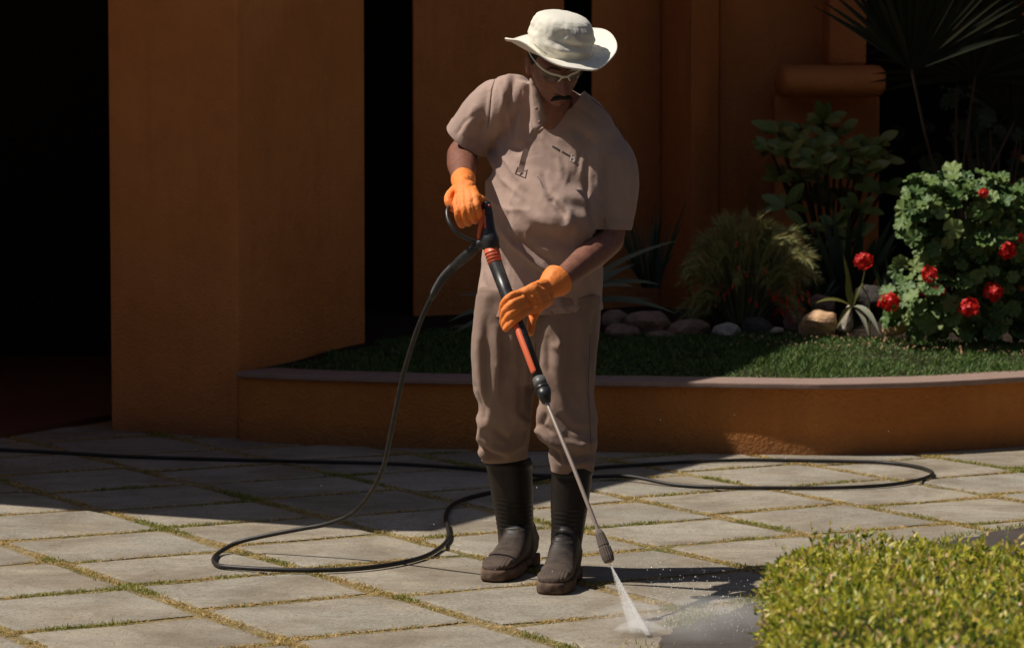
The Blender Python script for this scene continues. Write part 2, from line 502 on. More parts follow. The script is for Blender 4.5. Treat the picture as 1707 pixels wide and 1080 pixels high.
M_weedg = m_leaf('green_weed_blade', [(0.0, (0.12, 0.17, 0.03)), (0.4, (0.26, 0.27, 0.05)), (1.0, (0.52, 0.42, 0.12))], 0.7, 0.25)
M_broad = m_leaf('broad_leaf', [(0.0, (0.11, 0.18, 0.045)), (0.5, (0.22, 0.28, 0.07)), (1.0, (0.34, 0.34, 0.11))], 0.4, 0.2, obj=True)
M_ger = m_leaf('geranium_leaf', [(0.0, (0.06, 0.13, 0.03)), (0.5, (0.13, 0.21, 0.05)), (1.0, (0.24, 0.31, 0.09))], 0.55, 0.2, obj=True)
M_strap = m_leaf('strap_leaf', [(0.0, (0.16, 0.20, 0.12)), (1.0, (0.27, 0.30, 0.20))], 0.5, 0.15, obj=True)
M_pale = m_leaf('pale_leaf', [(0.0, (0.26, 0.28, 0.20)), (1.0, (0.38, 0.36, 0.27))], 0.5, 0.15, obj=True)
M_olive = m_leaf('olive_leaf', [(0.0, (0.16, 0.17, 0.04)), (1.0, (0.22, 0.21, 0.06))], 0.5, 0.15, obj=True)
M_needle = m_leaf('needle_leaf', [(0.0, (0.16, 0.20, 0.06)), (0.6, (0.40, 0.40, 0.14)), (1.0, (0.7, 0.54, 0.24))], 0.6, 0.2)
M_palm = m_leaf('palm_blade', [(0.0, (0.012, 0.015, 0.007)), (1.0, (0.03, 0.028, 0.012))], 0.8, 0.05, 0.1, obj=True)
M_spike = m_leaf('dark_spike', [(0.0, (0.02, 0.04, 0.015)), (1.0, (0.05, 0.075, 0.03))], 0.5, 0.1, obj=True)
M_red = m_leaf('red_petal', [(0.0, (0.55, 0.008, 0.008)), (0.6, (0.88, 0.025, 0.018)), (1.0, (0.95, 0.09, 0.06))], 0.5, 0.25)
M_stem = mat('green_stem', (0.09, 0.09, 0.035), 0.7, 0.2)
M_bark = mat('bark', (0.07, 0.05, 0.035), 0.9, 0.1)
M_soil = mat('garden_soil', (0.035, 0.025, 0.018), 0.95, 0.1)
n = NB(M_soil); n.bump(n.noise(30, 5, 0.7), 0.02)
def m_rock(name, a, b):
    m = mat(name, a, 0.85, 0.2); n = NB(m)
    n.color(n.mix(n.ramp(n.noise(11, 6, 0.7), [(0.35, 0), (0.65, 1)]), a, b)); n.bump(n.noise(26, 6, 0.7), 0.015); return m
M_rock1 = m_rock('brown_rock', (0.38, 0.25, 0.19), (0.22, 0.14, 0.11))
M_rock2 = m_rock('orange_rock', (0.72, 0.47, 0.28), (0.48, 0.28, 0.15))
M_rock3 = m_rock('pale_rock', (0.55, 0.48, 0.40), (0.32, 0.27, 0.22))
M_rock4 = m_rock('dark_rock', (0.05, 0.045, 0.043), (0.09, 0.075, 0.068))

# ================================================================== GROUND
MBg = MB(); MBg.add([(-60, -40, -0.035), (60, -40, -0.035), (60, 80, -0.035), (-60, 80, -0.035)], [(0, 1, 2, 3)])
tag(MBg.build('ground', M_dark_ground), kind='structure')
mm = MB(); mm.add([(-5.5, 5.0, -0.028), (4.5, 5.0, -0.028), (4.5, 13.6, -0.028), (-5.5, 13.6, -0.028)], [(0, 1, 2, 3)])
tag(mm.build('path', M_ground), kind='structure')

paving = thing('pavement', None, None); paving['kind'] = 'structure'
jm = MB(); jm.add([(-3, 6.9, -0.009), (3.2, 6.9, -0.009), (3.2, 14.3, -0.009), (-3, 14.3, -0.009)], [(0, 1, 2, 3)])
jm.build('joint_soil', M_joint, paving)
NV, MV = Vector((0.866, 0.5, 0)), Vector((-0.5, 0.866, 0))
def Nline(k): return 3.46 + 0.605 * k
def Mline(k, row):
    base = 8.33 + 0.565 * k
    off = -0.02 if row < 2 else (-0.16 if row >= 3 else -0.10)
    return base + off + 0.06 * math.sin(k * 5.1 + row * 2.3)
def nm(nv, mv): return NV * nv + MV * mv
joint_lines = []
slab_count = 0
def visible_ground(p, marg=0.95):
    if p.y < 7.3 or p.y > 13.9: return False
    return abs(p.x) < 0.1707 * p.y + marg
def slab(row, k):
    global slab_count
    n0, n1 = Nline(row), Nline(row + 1)
    g = 0.017
    c = [(n0, Mline(k, row)), (n1, Mline(k, row)), (n1, Mline(k + 1, row)), (n0, Mline(k + 1, row))]
    r = random.Random(row * 77 + k)
    cc = nm((n0 + n1) / 2, (c[0][1] + c[2][1]) / 2)
    if not visible_ground(cc): return
    if cc.x < -1.35 and cc.y > 13.6: return
    joint_lines.append((nm(*c[0]), nm(*c[1]))); joint_lines.append((nm(*c[0]), nm(*c[3])))
    pts = []
    J = [(a + (g + r.uniform(0, 0.016)) * sa, b + (g + r.uniform(0, 0.014)) * sb) for (a, b), (sa, sb) in zip(c, ((1, 1), (-1, 1), (-1, -1), (1, -1)))]
    for i in range(4):
        a, b = J[i], J[(i + 1) % 4]
        for q in range(4):
            t = q / 4
            jit = r.uniform(-0.012, 0.007) if q else 0
            x = a[0] + (b[0] - a[0]) * t; y = a[1] + (b[1] - a[1]) * t
            if i % 2 == 0: y += jit
            else: x += jit
            if q == 0:   # worn corner
                cx, cy = (n0 + n1) / 2, (c[0][1] + c[2][1]) / 2
                f = r.uniform(0.0, 0.055); x += (cx - x) * f; y += (cy - y) * f
            pts.append((x, y))
    z = r.uniform(-0.003, 0.0); tx, ty = r.uniform(-0.004, 0.004), r.uniform(-0.004, 0.004)
    cn, cm = (n0 + n1) / 2, (c[0][1] + c[2][1]) / 2
    v = []
    for ring, (sh, dz) in enumerate(((0.0, -0.05), (0.0, -0.0035), (0.05, 0.0))):
        for x, y in pts:
            X, Y = x + (cn - x) * sh, y + (cm - y) * sh
            p = nm(X, Y)
            v.append((p.x - cc.x, p.y - cc.y, z + dz + tx * (X - cn) + ty * (Y - cm)))
    n_ = len(pts)
    f = []
    for a in range(2):
        for j in range(n_):
            f.append((a * n_ + j, a * n_ + (j + 1) % n_, (a + 1) * n_ + (j + 1) % n_, (a + 1) * n_ + j))
    f.append(tuple(range(2 * n_, 3 * n_)))
    o = link('slab', mesh('slab', v, f, M_slab), paving, local=True)
    o.location = cc
    slab_count += 1
for row in range(-4, 14):
    for k in range(-12, 16): slab(row, k)

# flat dark sheet over the slabs at the front right, its edge running back to the right
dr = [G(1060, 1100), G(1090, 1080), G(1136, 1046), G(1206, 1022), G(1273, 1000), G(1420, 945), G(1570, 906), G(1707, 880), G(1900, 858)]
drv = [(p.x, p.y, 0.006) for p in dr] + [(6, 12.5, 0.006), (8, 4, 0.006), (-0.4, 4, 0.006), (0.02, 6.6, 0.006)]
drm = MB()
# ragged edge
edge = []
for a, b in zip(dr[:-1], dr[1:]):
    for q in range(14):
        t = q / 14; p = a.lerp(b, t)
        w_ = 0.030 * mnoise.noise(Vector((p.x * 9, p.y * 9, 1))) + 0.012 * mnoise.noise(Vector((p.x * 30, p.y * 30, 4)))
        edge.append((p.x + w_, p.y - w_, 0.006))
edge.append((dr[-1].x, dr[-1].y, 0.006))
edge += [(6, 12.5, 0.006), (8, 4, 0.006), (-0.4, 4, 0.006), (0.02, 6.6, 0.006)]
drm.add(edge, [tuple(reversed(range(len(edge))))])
o = drm.build('dark_strip', M_dark_ground); tag(o, kind='structure')

# blades and straw in the joints ------------------------------------
def blades(pos, h, wd, lean, yaw=None):
    """pos (n,3), h, wd (n,), lean (n,2) horizontal tip offset -> V, F (tri)"""
    n_ = len(pos)
    a = rng.uniform(0, math.pi, n_) if yaw is None else yaw
    u = np.stack([np.cos(a), np.sin(a), np.zeros(n_)], 1) * (wd / 2)[:, None]
    mid = pos + np.stack([lean[:, 0] * 0.4, lean[:, 1] * 0.4, h * 0.62], 1)
    tip = pos + np.stack([lean[:, 0], lean[:, 1], h], 1)
    V = np.stack([pos - u, pos + u, mid - u * 0.7, mid + u * 0.7, tip], 1).reshape(-1, 3)
    b = np.arange(n_)[:, None] * 5
    F = np.concatenate([b + [0, 1, 3], b + [0, 3, 2], b + [2, 3, 4]], 1).reshape(-1, 3)
    return V, F
def nfield(x, y, s, seed):
    return np.array([mnoise.noise(Vector((a * s + seed, b * s, seed * 0.7))) for a, b in zip(x, y)])
pts = []
for a, b in joint_lines:
    L = (b - a).length
    k = int(L * 1500)
    t = rng.random(k)
    q = np.array(a)[None] + t[:, None] * np.array(b - a)[None]
    q[:, :2] += rng.normal(0, 0.016, (k, 2))
    pts.append(q)
pts = np.concatenate(pts)
nf = nfield(pts[:, 0], pts[:, 1], 2.2, 3.0)
nf2 = nfield(pts[:, 0], pts[:, 1], 7.0, 8.0)
keep = rng.random(len(pts)) < np.clip(0.62 + nf2 * 1.6 + nf * 0.7, 0.15, 1)
pts, nf, nf2 = pts[keep], nf[keep], nf2[keep]
green = (nf + 0.5 * nf2 + rng.normal(0, 0.07, len(nf))) > 0.27
for sel, nm_, mt, hh, spread in ((~green, 'dry_joint_grass', M_weed, 0.0055, 0.012), (green, 'green_joint_grass', M_weedg, 0.008, 0.008)):
    q = pts[sel].copy(); q[:, 2] = -0.005
    k = len(q)
    V, F = blades(q, rng.uniform(0.4, 1.6, k) * hh, rng.uniform(0.002, 0.0045, k), rng.normal(0, spread, (k, 2)))
    link(nm_, mesh_np(nm_, V, F, mt), paving, 'stuff')
# grass tufts along the edge of the dark sheet
k = 5000
t = rng.random(k) * (len(dr) - 1.001); i0 = t.astype(int); fr_ = (t - i0)[:, None]
D = np.array([tuple(p) for p in dr])
q = D[i0] * (1 - fr_) + D[i0 + 1] * fr_
q[:, :2] += rng.normal(0, 0.03, (k, 2)) + np.array([[-0.02, 0.02]])
nfe = nfield(q[:, 0], q[:, 1], 4, 5)
q = q[nfe + rng.normal(0, 0.15, k) > 0.0]; k = len(q); q[:, 2] = 0
V, F = blades(q, rng.uniform(0.006, 0.02, k), rng.uniform(0.002, 0.004, k), rng.normal(0, 0.008, (k, 2)))
link('edge_grass', mesh_np('edge_grass', V, F, M_weedg), paving, 'stuff')
# loose straw and crumbs scattered on the stones
k = 1500
q = np.stack([rng.uniform(-2, 2.2, k), rng.uniform(7.6, 12.4, k), np.full(k, 0.003)], 1)
V, F = blades(q, rng.uniform(0.001, 0.004, k), rng.uniform(0.002, 0.004, k), rng.normal(0, 0.008, (k, 2)))
link('loose_straw', mesh_np('loose_straw', V, F, M_weed), paving, 'stuff')

# ================================================================== BUILDING
bld = thing('building', 'orange stucco building with square pillar, dark doorways and a porch roof', 'building')
A = G(185, 716); B = G(398, 730)
BC = Vector((0.5, 0.866, 0))
C = B + BC * 1.03
Dd = A + BC * 1.03
ROOF = 3.5
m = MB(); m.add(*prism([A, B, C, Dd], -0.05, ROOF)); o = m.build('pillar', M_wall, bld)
bv = o.modifiers.new('b', 'BEVEL'); bv.width = 0.012; bv.segments = 2
# plinth of darker dirt is left out: the pillar stands straight on the paving
def wallseg(name, px0, d0, px1, d1, z0=0.0, z1=3.785, th=0.35, m_=M_wall, bevel=0.015):
    a = Vector(((px0 - IW / 2) / FPX * d0, d0, 0)); b = Vector(((px1 - IW / 2) / FPX * d1, d1, 0))
    dn = Vector((a.x / a.y - 0.01 if a.x < 0 else 0.0, 1, 0)) * th      # splayed jambs
    mm = MB(); mm.add(*prism([a, b, b + dn, a + dn], z0, z1))
    o = mm.build(name, m_, bld)
    if bevel:
        v_ = o.modifiers.new('b', 'BEVEL'); v_.width = bevel; v_.segments = 2
    return o
wallseg('wall', 689, 15.0, 940, 15.5)
wallseg('wall', 986, 15.6, 1103, 15.9, th=0.12)
wallseg('pilaster', 1103, 15.85, 1150, 15.45)
wallseg('pilaster', 1150.5, 15.45, 1197, 15.85)
wallseg('wall', 1197.5, 16.1, 1384, 16.3)
wallseg('pier', 1290, 16.0, 1465, 16.0, 0.0, 0.0 + P(0, 160, 16.0).z)
wallseg('pier', 1380, 15.95, 1442, 15.8, P(0, 110, 16.0).z, 3.785)
wallseg('wall', 1700, 16.6, 2300, 17.0)
# rounded moulding on the pier
a = P(1300, 135, 15.75); b = P(1478, 135, 15.75)
ring = []
mm = MB()
rs = []
for t, s_ in ((0, 0.35), (0.015, 0.75), (0.05, 0.95), (0.1, 1), (0.9, 1), (0.95, 0.95), (0.985, 0.75), (1, 0.35)):
    c = a.lerp(b, t)
    rs.append(ell(c + Vector((0, 0.16, 0)), Vector((0, 0.26, 0)) * s_, Vector((0, 0, 0.085)) * s_, 20, 0.75))
mm.add(*loft(rs)); mm.build('moulding', M_wall, bld, smooth=True)
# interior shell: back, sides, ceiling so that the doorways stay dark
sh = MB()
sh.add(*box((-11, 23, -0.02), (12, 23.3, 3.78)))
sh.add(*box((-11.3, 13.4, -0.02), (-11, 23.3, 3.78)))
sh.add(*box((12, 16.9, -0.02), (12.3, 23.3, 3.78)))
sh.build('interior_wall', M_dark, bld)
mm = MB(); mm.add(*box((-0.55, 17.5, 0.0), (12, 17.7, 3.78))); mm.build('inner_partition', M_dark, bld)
fl0 = G(-40, 729, 0.02); fl1 = G(185, 690, 0.02)
mm = MB(); mm.add(*prism([fl0, fl1, Vector((3, 16.6, 0)), Vector((12, 17, 0)), Vector((12, 23, 0)), Vector((-11, 23, 0)), Vector((-11, 11.8, 0))], -0.04, 0.02))
mm.build('interior_floor', M_redfloor, bld)
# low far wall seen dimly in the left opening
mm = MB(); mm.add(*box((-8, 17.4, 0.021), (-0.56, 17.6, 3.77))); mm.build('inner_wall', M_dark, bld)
# porch roof: its shadow edges are those on the paving
def lift(p, h): return Vector((p.x, p.y, 0)) - Vector((LDIR.x, LDIR.y, 0)) / -LDIR.z * h
k0, k1, k2 = lift(G(-150, 829), ROOF), lift(G(628, 884), ROOF), lift(G(1165, 754), ROOF)
e1 = (k0 - k1).normalized(); e2 = (k2 - k1).normalized()
roof = [k1 + e1 * 11, k1, k1 + e2 * 6.2, k1 + e2 * 6.2 + Vector((-14, 0, 0))]
roof = [k1 + e1 * 9, k1, k1 + e2 * 6.0, Vector((1.9, 24, 0)), Vector((-12, 24, 0)), Vector((-12, 13, 0))]
mm = MB(); mm.add(*prism(roof, ROOF, ROOF + 0.28)); mm.build('porch_roof', M_wall, bld)
mm = MB(); mm.add(*prism([Vector((-1.5, 14.75, 0)), Vector((9.5, 14.9, 0)), Vector((12.4, 16, 0)), Vector((12.4, 23.4, 0)), Vector((-11.4, 23.4, 0)), Vector((-11.4, 17, 0)), Vector((-3, 17, 0))], 3.79, 4.2))
mm.build('shading_roof', M_wall, bld)  # unseen roof, added to keep sky light off the back wall

M_sky_block = stucco('sky_block_stucco', (0.17, 0.13, 0.09), (0.13, 0.10, 0.065), 60)
# brown blocks added outside the frame to cut sky fill and deepen the shade
def sky_blocker(x0, y0, x1, y1, h, nwin, axis, face):
    mm = MB(); mm.add(*box((x0, y0, -0.03), (x1, y1, h))); mm.build('sky_block', M_sky_block, bld)
sky_blocker(-24, -16, 24, -13, 9.5, 0, 0, 1)
sky_blocker(15, -12.99, 18, 14.5, 9.0, 0, 0, 1)
sky_blocker(-19, -12.99, -15, 9, 7.0, 0, 0, 1)
# ================================================================== PLANTER
front = [(398.6, 733), (470, 738), (600, 743.5), (800, 749.5), (1000, 752), (1170, 755.2), (1300, 757.5), (1400, 758), (1560, 753), (1707, 743), (1900, 729), (2200, 705)]
fp = smoothpath([G(x, y) for x, y in front], 6)
PT = 0.30
def offset_path(path, d):
    out = []
    for i, p in enumerate(path):
        t = (path[min(i + 1, len(path) - 1)] - path[max(i - 1, 0)]).normalized()
        out.append(p + Vector((-t.y, t.x, 0)) * d)      # towards the garden
    return out
def wall_strip(path, off0, off1, z0, z1):
    a = offset_path(path, off0); b = offset_path(path, off1)
    rings = [[Vector((p.x, p.y, z0)), Vector((p.x, p.y, z1)), Vector((q.x, q.y, z1)), Vector((q.x, q.y, z0))] for p, q in zip(a, b)]
    v, f = loft(rings); return v, [tuple(reversed(x)) for x in f]
planter = thing('planter_wall', 'low curved orange stucco planter wall with a pale stone coping', 'planter')
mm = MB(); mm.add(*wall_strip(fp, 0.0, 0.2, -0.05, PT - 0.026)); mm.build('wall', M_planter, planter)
mm = MB(); mm.add(*wall_strip(fp, -0.026, 0.25, PT - 0.024, PT))
o = mm.build('coping', M_coping, planter)
bv = o.modifiers.new('b', 'BEVEL'); bv.width = 0.006; bv.segments = 2; bv.limit_method = 'ANGLE'

# garden soil + lawn
def front_y(x):
    for p, q in zip(fp[:-1], fp[1:]):
        if p.x <= x <= q.x: return p.y + (q.y - p.y) * (x - p.x) / (q.x - p.x)
    return fp[0].y if x < fp[0].x else fp[-1].y
def gz(x, y):
    t = min(max((y - front_y(x) - 0.2) / 1.2, 0), 1.6)
    return PT - 0.012 + 0.075 * t
gx = np.linspace(fp[0].x + 0.01, 4.5, 90); rows = 24
v, f = [], []
for i, x in enumerate(gx):
    y0 = front_y(x) + 0.23
    for j in range(rows):
        y = y0 + (16.9 - y0) * j / (rows - 1)
        v.append((x, y, gz(x, y) + 0.012 * mnoise.noise(Vector((x * 3, y * 3, 0)))))
for i in range(len(gx) - 1):
    for j in range(rows - 1):
        a = i * rows + j; f.append((a, a + rows, a + rows + 1, a + 1))
o = link('garden_bed', mesh('garden_bed', v, f, M_soil, True)); tag(o, kind='structure')
k = 60000
x = rng.uniform(-1.15, 3.0, k); y = rng.uniform(12.6, 14.35, k)
fy = np.array([front_y(a) for a in x])
lim_ = 14.05 + 0.12 * np.sin(x * 2.1) + np.where(x < 0.2, 0.5, 0.0)
# inside the pillar's footprint no grass
dpl = (x - B.x) * 0.866 - (y - B.y) * 0.5
ok_ = (y > fy + 0.22) & (y < lim_) & (dpl > 0.03 + 0.10 * np.abs(np.sin(y * 9)))
x, y = x[ok_], y[ok_]
q = np.stack([x, y, np.array([gz(a, b) for a, b in zip(x, y)]) - 0.003], 1); k = len(q)
nf = nfield(q[:, 0], q[:, 1], 3.5, 1)
V, F = blades(q, rng.uniform(0.013, 0.032, k) * (1 + nf * 0.8), rng.uniform(0.004, 0.008, k), rng.normal(0, 0.016, (k, 2)))
o = link('lawn_grass', mesh_np('lawn_grass', V, F, M_lawn)); tag(o, 'short green grass behind the planter coping', 'grass', kind='stuff')

# ================================================================== MAN
man = thing('person', 'man in white sun hat, beige uniform, orange gloves and black boots washing the paving', 'person', (0.02, 9.1, 0))
D0 = 9.1
# --- head frame
HC = P(925, 107, 8.97)
HR = Matrix.Rotation(R(16), 3, 'Z') @ Matrix.Rotation(R(31), 3, 'X') @ Matrix.Rotation(R(-5), 3, 'Y')
def H(x, y, z): return HC + HR @ Vector((x, y, z))
def gauss(a, s): return math.exp(-(a / s) ** 2)
def head_mesh():
    nu, nv = 150, 120
    v, f = [], []
    for i in range(nv + 1):
        th = math.pi * i / nv
        for j in range(nu):
            ph = 2 * math.pi * j / nu
            dx, dy, dz = math.sin(th) * math.sin(ph), -math.sin(th) * math.cos(ph), math.cos(th)
            x, y, z = dx * 0.074, dy * 0.094, dz * 0.118
            if z < 0:
                t = min(1, -z / 0.118)
                x *= 1 - 0.22 * t ** 1.3; y *= 1 - 0.10 * t
                y -= 0.022 * t if y < 0 else -0.0 * t
                if y > 0: y *= 1 - 0.35 * t; z *= 1 - 0.25 * t
            if z > 0.045: q_ = 1 - 0.10 * float(sm(0.045, 0.075, z)); x *= q_; y *= q_
            if y < 0:
                fr_ = sm(0.0, 0.05, -y)
                # nose
                nz = z
                if -0.048 < nz < 0.035:
                    tt = (0.035 - nz) / 0.083
                    w = 0.009 + 0.008 * tt
                    hgt = 0.006 + 0.031 * min(1, tt * 1.12) * (1 if nz > -0.036 else max(0, (nz + 0.048) / 0.012))
                    y -= hgt * gauss(x, w) * fr_
                y -= 0.006 * gauss(abs(x) - 0.015, 0.007) * gauss(z + 0.033, 0.009)      # nostril wings
                y += 0.013 * gauss(abs(x) - 0.032, 0.017) * gauss(z - 0.014, 0.014)      # sockets
                y -= 0.007 * gauss(abs(x) - 0.030, 0.012) * gauss(z - 0.013, 0.009)      # eyeballs
                y -= 0.008 * gauss(abs(x) - 0.026, 0.026) * gauss(z - 0.038, 0.010)      # brow
                y -= 0.006 * gauss(abs(x) - 0.047, 0.016) * gauss(z + 0.012, 0.016)      # cheekbone
                y -= 0.007 * gauss(x, 0.024) * gauss(z + 0.060, 0.006)                   # upper lip
                y -= 0.008 * gauss(x, 0.020) * gauss(z + 0.073, 0.006)
                y += 0.004 * gauss(x, 0.026) * gauss(z + 0.0665, 0.003)
                y -= 0.010 * gauss(x, 0.020) * gauss(z + 0.100, 0.014)                   # chin
                y += 0.005 * gauss(abs(x) - 0.040, 0.014) * gauss(z + 0.055, 0.020)      # below the cheek
            v.append(H(x, y, z))
    for i in range(nv):
        for j in range(nu):
            a, b = i * nu + j, i * nu + (j + 1) % nu
            f.append((a, b, b + nu, a + nu))
    return v, f
bm_ = MB()
bm_.add(*head_mesh())
for sx in (-1, 1):   # ears
    e = HR @ Matrix.Rotation(R(20 * sx), 3, 'Z')
    bm_.add(*uvsphere(H(0.077 * sx, 0.012, -0.005), (0.009, 0.019, 0.032), e))
    bm_.add(*uvsphere(H(0.082 * sx, 0.020, 0.003), (0.007, 0.015, 0.026), e))
neck0 = P(922, 225, 9.17)
bm_.add(*tube([H(0, 0.02, -0.03), H(0, 0.035, -0.09), P(925, 195, 9.10), neck0], [0.057, 0.056, 0.060, 0.066], 24))
# torso core
bm_.add(*tube([P(925, 235, 9.19), P(915, 300, 9.18), P(908, 400, 9.16), P(900, 500, 9.15)], [0.08, 0.085, 0.085, 0.095], 24))
bm_.add(*tube([P(850, 175, 9.20), P(925, 212, 9.19), P(1005, 250, 9.13)], [0.035, 0.05, 0.035], 20))
# his right arm (image left): upper arm back, forearm forward to the trigger
EL = P(770, 258, 9.26); WR = P(773, 308, 8.98)
bm_.add(*tube(smoothpath([P(848, 175, 9.19), P(803, 218, 9.24), EL], 4), [0.045, 0.047, 0.05, 0.052, 0.05, 0.049, 0.048, 0.046, 0.046], 20))
bm_.add(*tube([EL, EL.lerp(WR, 0.3), EL.lerp(WR, 0.7), WR], [0.046, 0.048, 0.036, 0.03], 20))
# his left arm (image right)
EL2 = P(1017, 400, 9.07); WR2 = P(922, 477, 8.83)
bm_.add(*tube([P(1012, 250, 9.12), P(1022, 320, 9.11), EL2], [0.045, 0.05, 0.043], 20))
bm_.add(*tube([EL2, EL2.lerp(WR2, 0.3), EL2.lerp(WR2, 0.7), WR2, WR2 + (WR2 - EL2).normalized() * 0.03], [0.043, 0.046, 0.036, 0.029, 0.027], 20))
# leg cores inside trousers and boots
bm_.add(*tube([P(852, 500, 9.17), P(843, 640, 9.18), P(845, 770, 9.26), P(860, 900, 9.28)], [0.075, 0.055, 0.045, 0.03], 20))
bm_.add(*tube([P(948, 500, 9.13), P(948, 640, 9.09), P(953, 780, 9.04), P(946, 915, 9.04)], [0.075, 0.052, 0.042, 0.03], 20))
body = union(bm_, 0.0036, 2, 0.4, 'body')
body.materials.append(M_skin); body.shade_smooth()
link('body', body, man)

# --- hair: sides and back under the hat, eyebrows, moustache
hm = MB()
hv, hf = uvsphere((0, 0.016, 0.024), (0.079, 0.088, 0.085), None, 40, 30)
hv = [H(*p) for p in hv]
keep_f = []
for q in hf:
    c = sum((HR.transposed() @ (hv[i] - HC) for i in q), Vector()) / 4
    if c.z > -0.045 and (c.y > -0.035 or c.z > 0.062) : keep_f.append(q)
hm.add(hv, keep_f)
o = hm.build('hair', M_hair, man, True)
sd = o.modifiers.new('s', 'SOLIDIFY'); sd.thickness = 0.004
ms = MB()
for k_ in range(380):
    sx = random.uniform(-1, 1)
    ax = sx * 0.026
    zz = -0.0480 - 0.012 * abs(sx) ** 1.4 + random.uniform(-0.003, 0.003)
    yy = -0.104 - 0.008 * (1 - sx * sx) + 0.012 * abs(sx)
    p0 = H(ax, yy - 0.004, zz + 0.003)
    p1 = H(ax + sx * 0.007 + random.uniform(-.002, .002), yy - 0.004, zz - 0.004 - 0.003 * abs(sx))
    ms.add(*tube([p0, p1], 0.0013, 4, True, False))
core = [H(t * 0.024, -0.103 - 0.006 * (1 - t * t) + 0.012 * abs(t), -0.050 - 0.010 * abs(t) ** 1.4) for t in np.linspace(-1, 1, 11)]
ms.add(*tube(core, [0.002, 0.0035, 0.0045, 0.0048, 0.0045, 0.003, 0.0045, 0.0048, 0.0045, 0.0035, 0.002], 8))
ms.build('moustache', M_hair, man, True)
M_brow = mat('thin_brow_hair', (0.04, 0.025, 0.018), 0.8)
eb = MB()
for sx in (-1, 1):
    eb.add(*tube([H(sx * a_, -0.098 + abs(a_) * 0.25, 0.037 + b_) for a_, b_ in ((0.012, -0.002), (0.022, 0.002), (0.036, 0.004), (0.048, -0.001))], [0.003, 0.0038, 0.0034, 0.002], 8))
eb.build('eyebrow', M_brow, man, True)

# --- glasses
gl = thing('glasses', None, None); gl.parent = man; gl.matrix_parent_inverse = world_of(man).inverted()
M_frame = mat('white_frame', (0.72, 0.70, 0.58), 0.35, 0.5)
M_lens = mat('smoked_lens', (0.10, 0.09, 0.07), 0.05, 0.8)
M_lens.node_tree.nodes['Principled BSDF'].inputs['Alpha'].default_value = 0.38
_H = H
def H(x, y, z): return _H(x, y + 0.006, z + 0.020)
fm = MB()
for sx in (-1, 1):
    arm = [H(sx * 0.080, 0.015, 0.020), H(sx * 0.081, -0.035, 0.026), H(sx * 0.074, -0.070, 0.024), H(sx * 0.060, -0.094, 0.016), H(sx * 0.040, -0.109, 0.010), H(sx * 0.020, -0.117, 0.007), H(sx * 0.006, -0.120, 0.001)]
    fm.add(*tube(smoothpath(arm, 4), [0.0018] * 8 + [0.0032] * 17, 8))
    fm.add(*tube(smoothpath([H(sx * 0.008, -0.120, 0.002), H(sx * 0.013, -0.119, -0.006), H(sx * 0.017, -0.115, -0.014)], 3), 0.0024, 8))
fm.add(*tube([H(-0.008, -0.120, 0.002), H(0, -0.122, 0.003), H(0.008, -0.120, 0.002)], 0.0034, 8))
fm.build('frame', M_frame, gl, True)
for sx in (-1, 1):
    lm = MB(); pts_ = []
    topc = [(0.014, -0.117, 0.004), (0.030, -0.113, 0.008), (0.046, -0.105, 0.011), (0.060, -0.093, 0.015), (0.071, -0.074, 0.022)]
    botc = [(0.016, -0.115, -0.009), (0.028, -0.113, -0.017), (0.044, -0.105, -0.018), (0.060, -0.091, -0.010), (0.070, -0.073, 0.010)]
    v = [H(sx * a_, b_, c_) for a_, b_, c_ in topc] + [H(sx * a_, b_, c_) for a_, b_, c_ in botc]
    lm.add(v, [(i, i + 1, i + 6, i + 5) for i in range(4)])
    o = lm.build('lens', M_lens, gl, True)
    o.modifiers.new('s', 'SOLIDIFY').thickness = 0.0015

H = _H
# --- hat
HATC = P(934, 85, 8.975)
HTR = Matrix.Rotation(R(14), 3, 'Z') @ Matrix.Rotation(R(1.5), 3, 'Y') @ Matrix.Rotation(R(17), 3, 'X')
def HT(x, y, z): return HATC + HTR @ Vector((x, y, z))
hat = thing('hat', None, None); hat.parent = man; hat.matrix_parent_inverse = world_of(man).inverted()
def crown_ring(s, z, n_=96):
    out = []
    for j in range(n_):
        a = 2 * math.pi * j / n_
        out.append((s * 0.0965 * math.cos(a), s * 0.108 * math.sin(a), z, a))
    return out
prof = [(0.93, -0.034), (0.95, -0.016), (0.985, 0.0), (1.0, 0.012), (1.005, 0.024), (1.005, 0.036), (1.0, 0.048), (0.985, 0.060), (0.965, 0.071), (0.935, 0.081), (0.89, 0.090), (0.82, 0.098), (0.72, 0.105), (0.6, 0.110), (0.46, 0.1135), (0.3, 0.1155), (0.15, 0.1165), (0.0005, 0.117)]
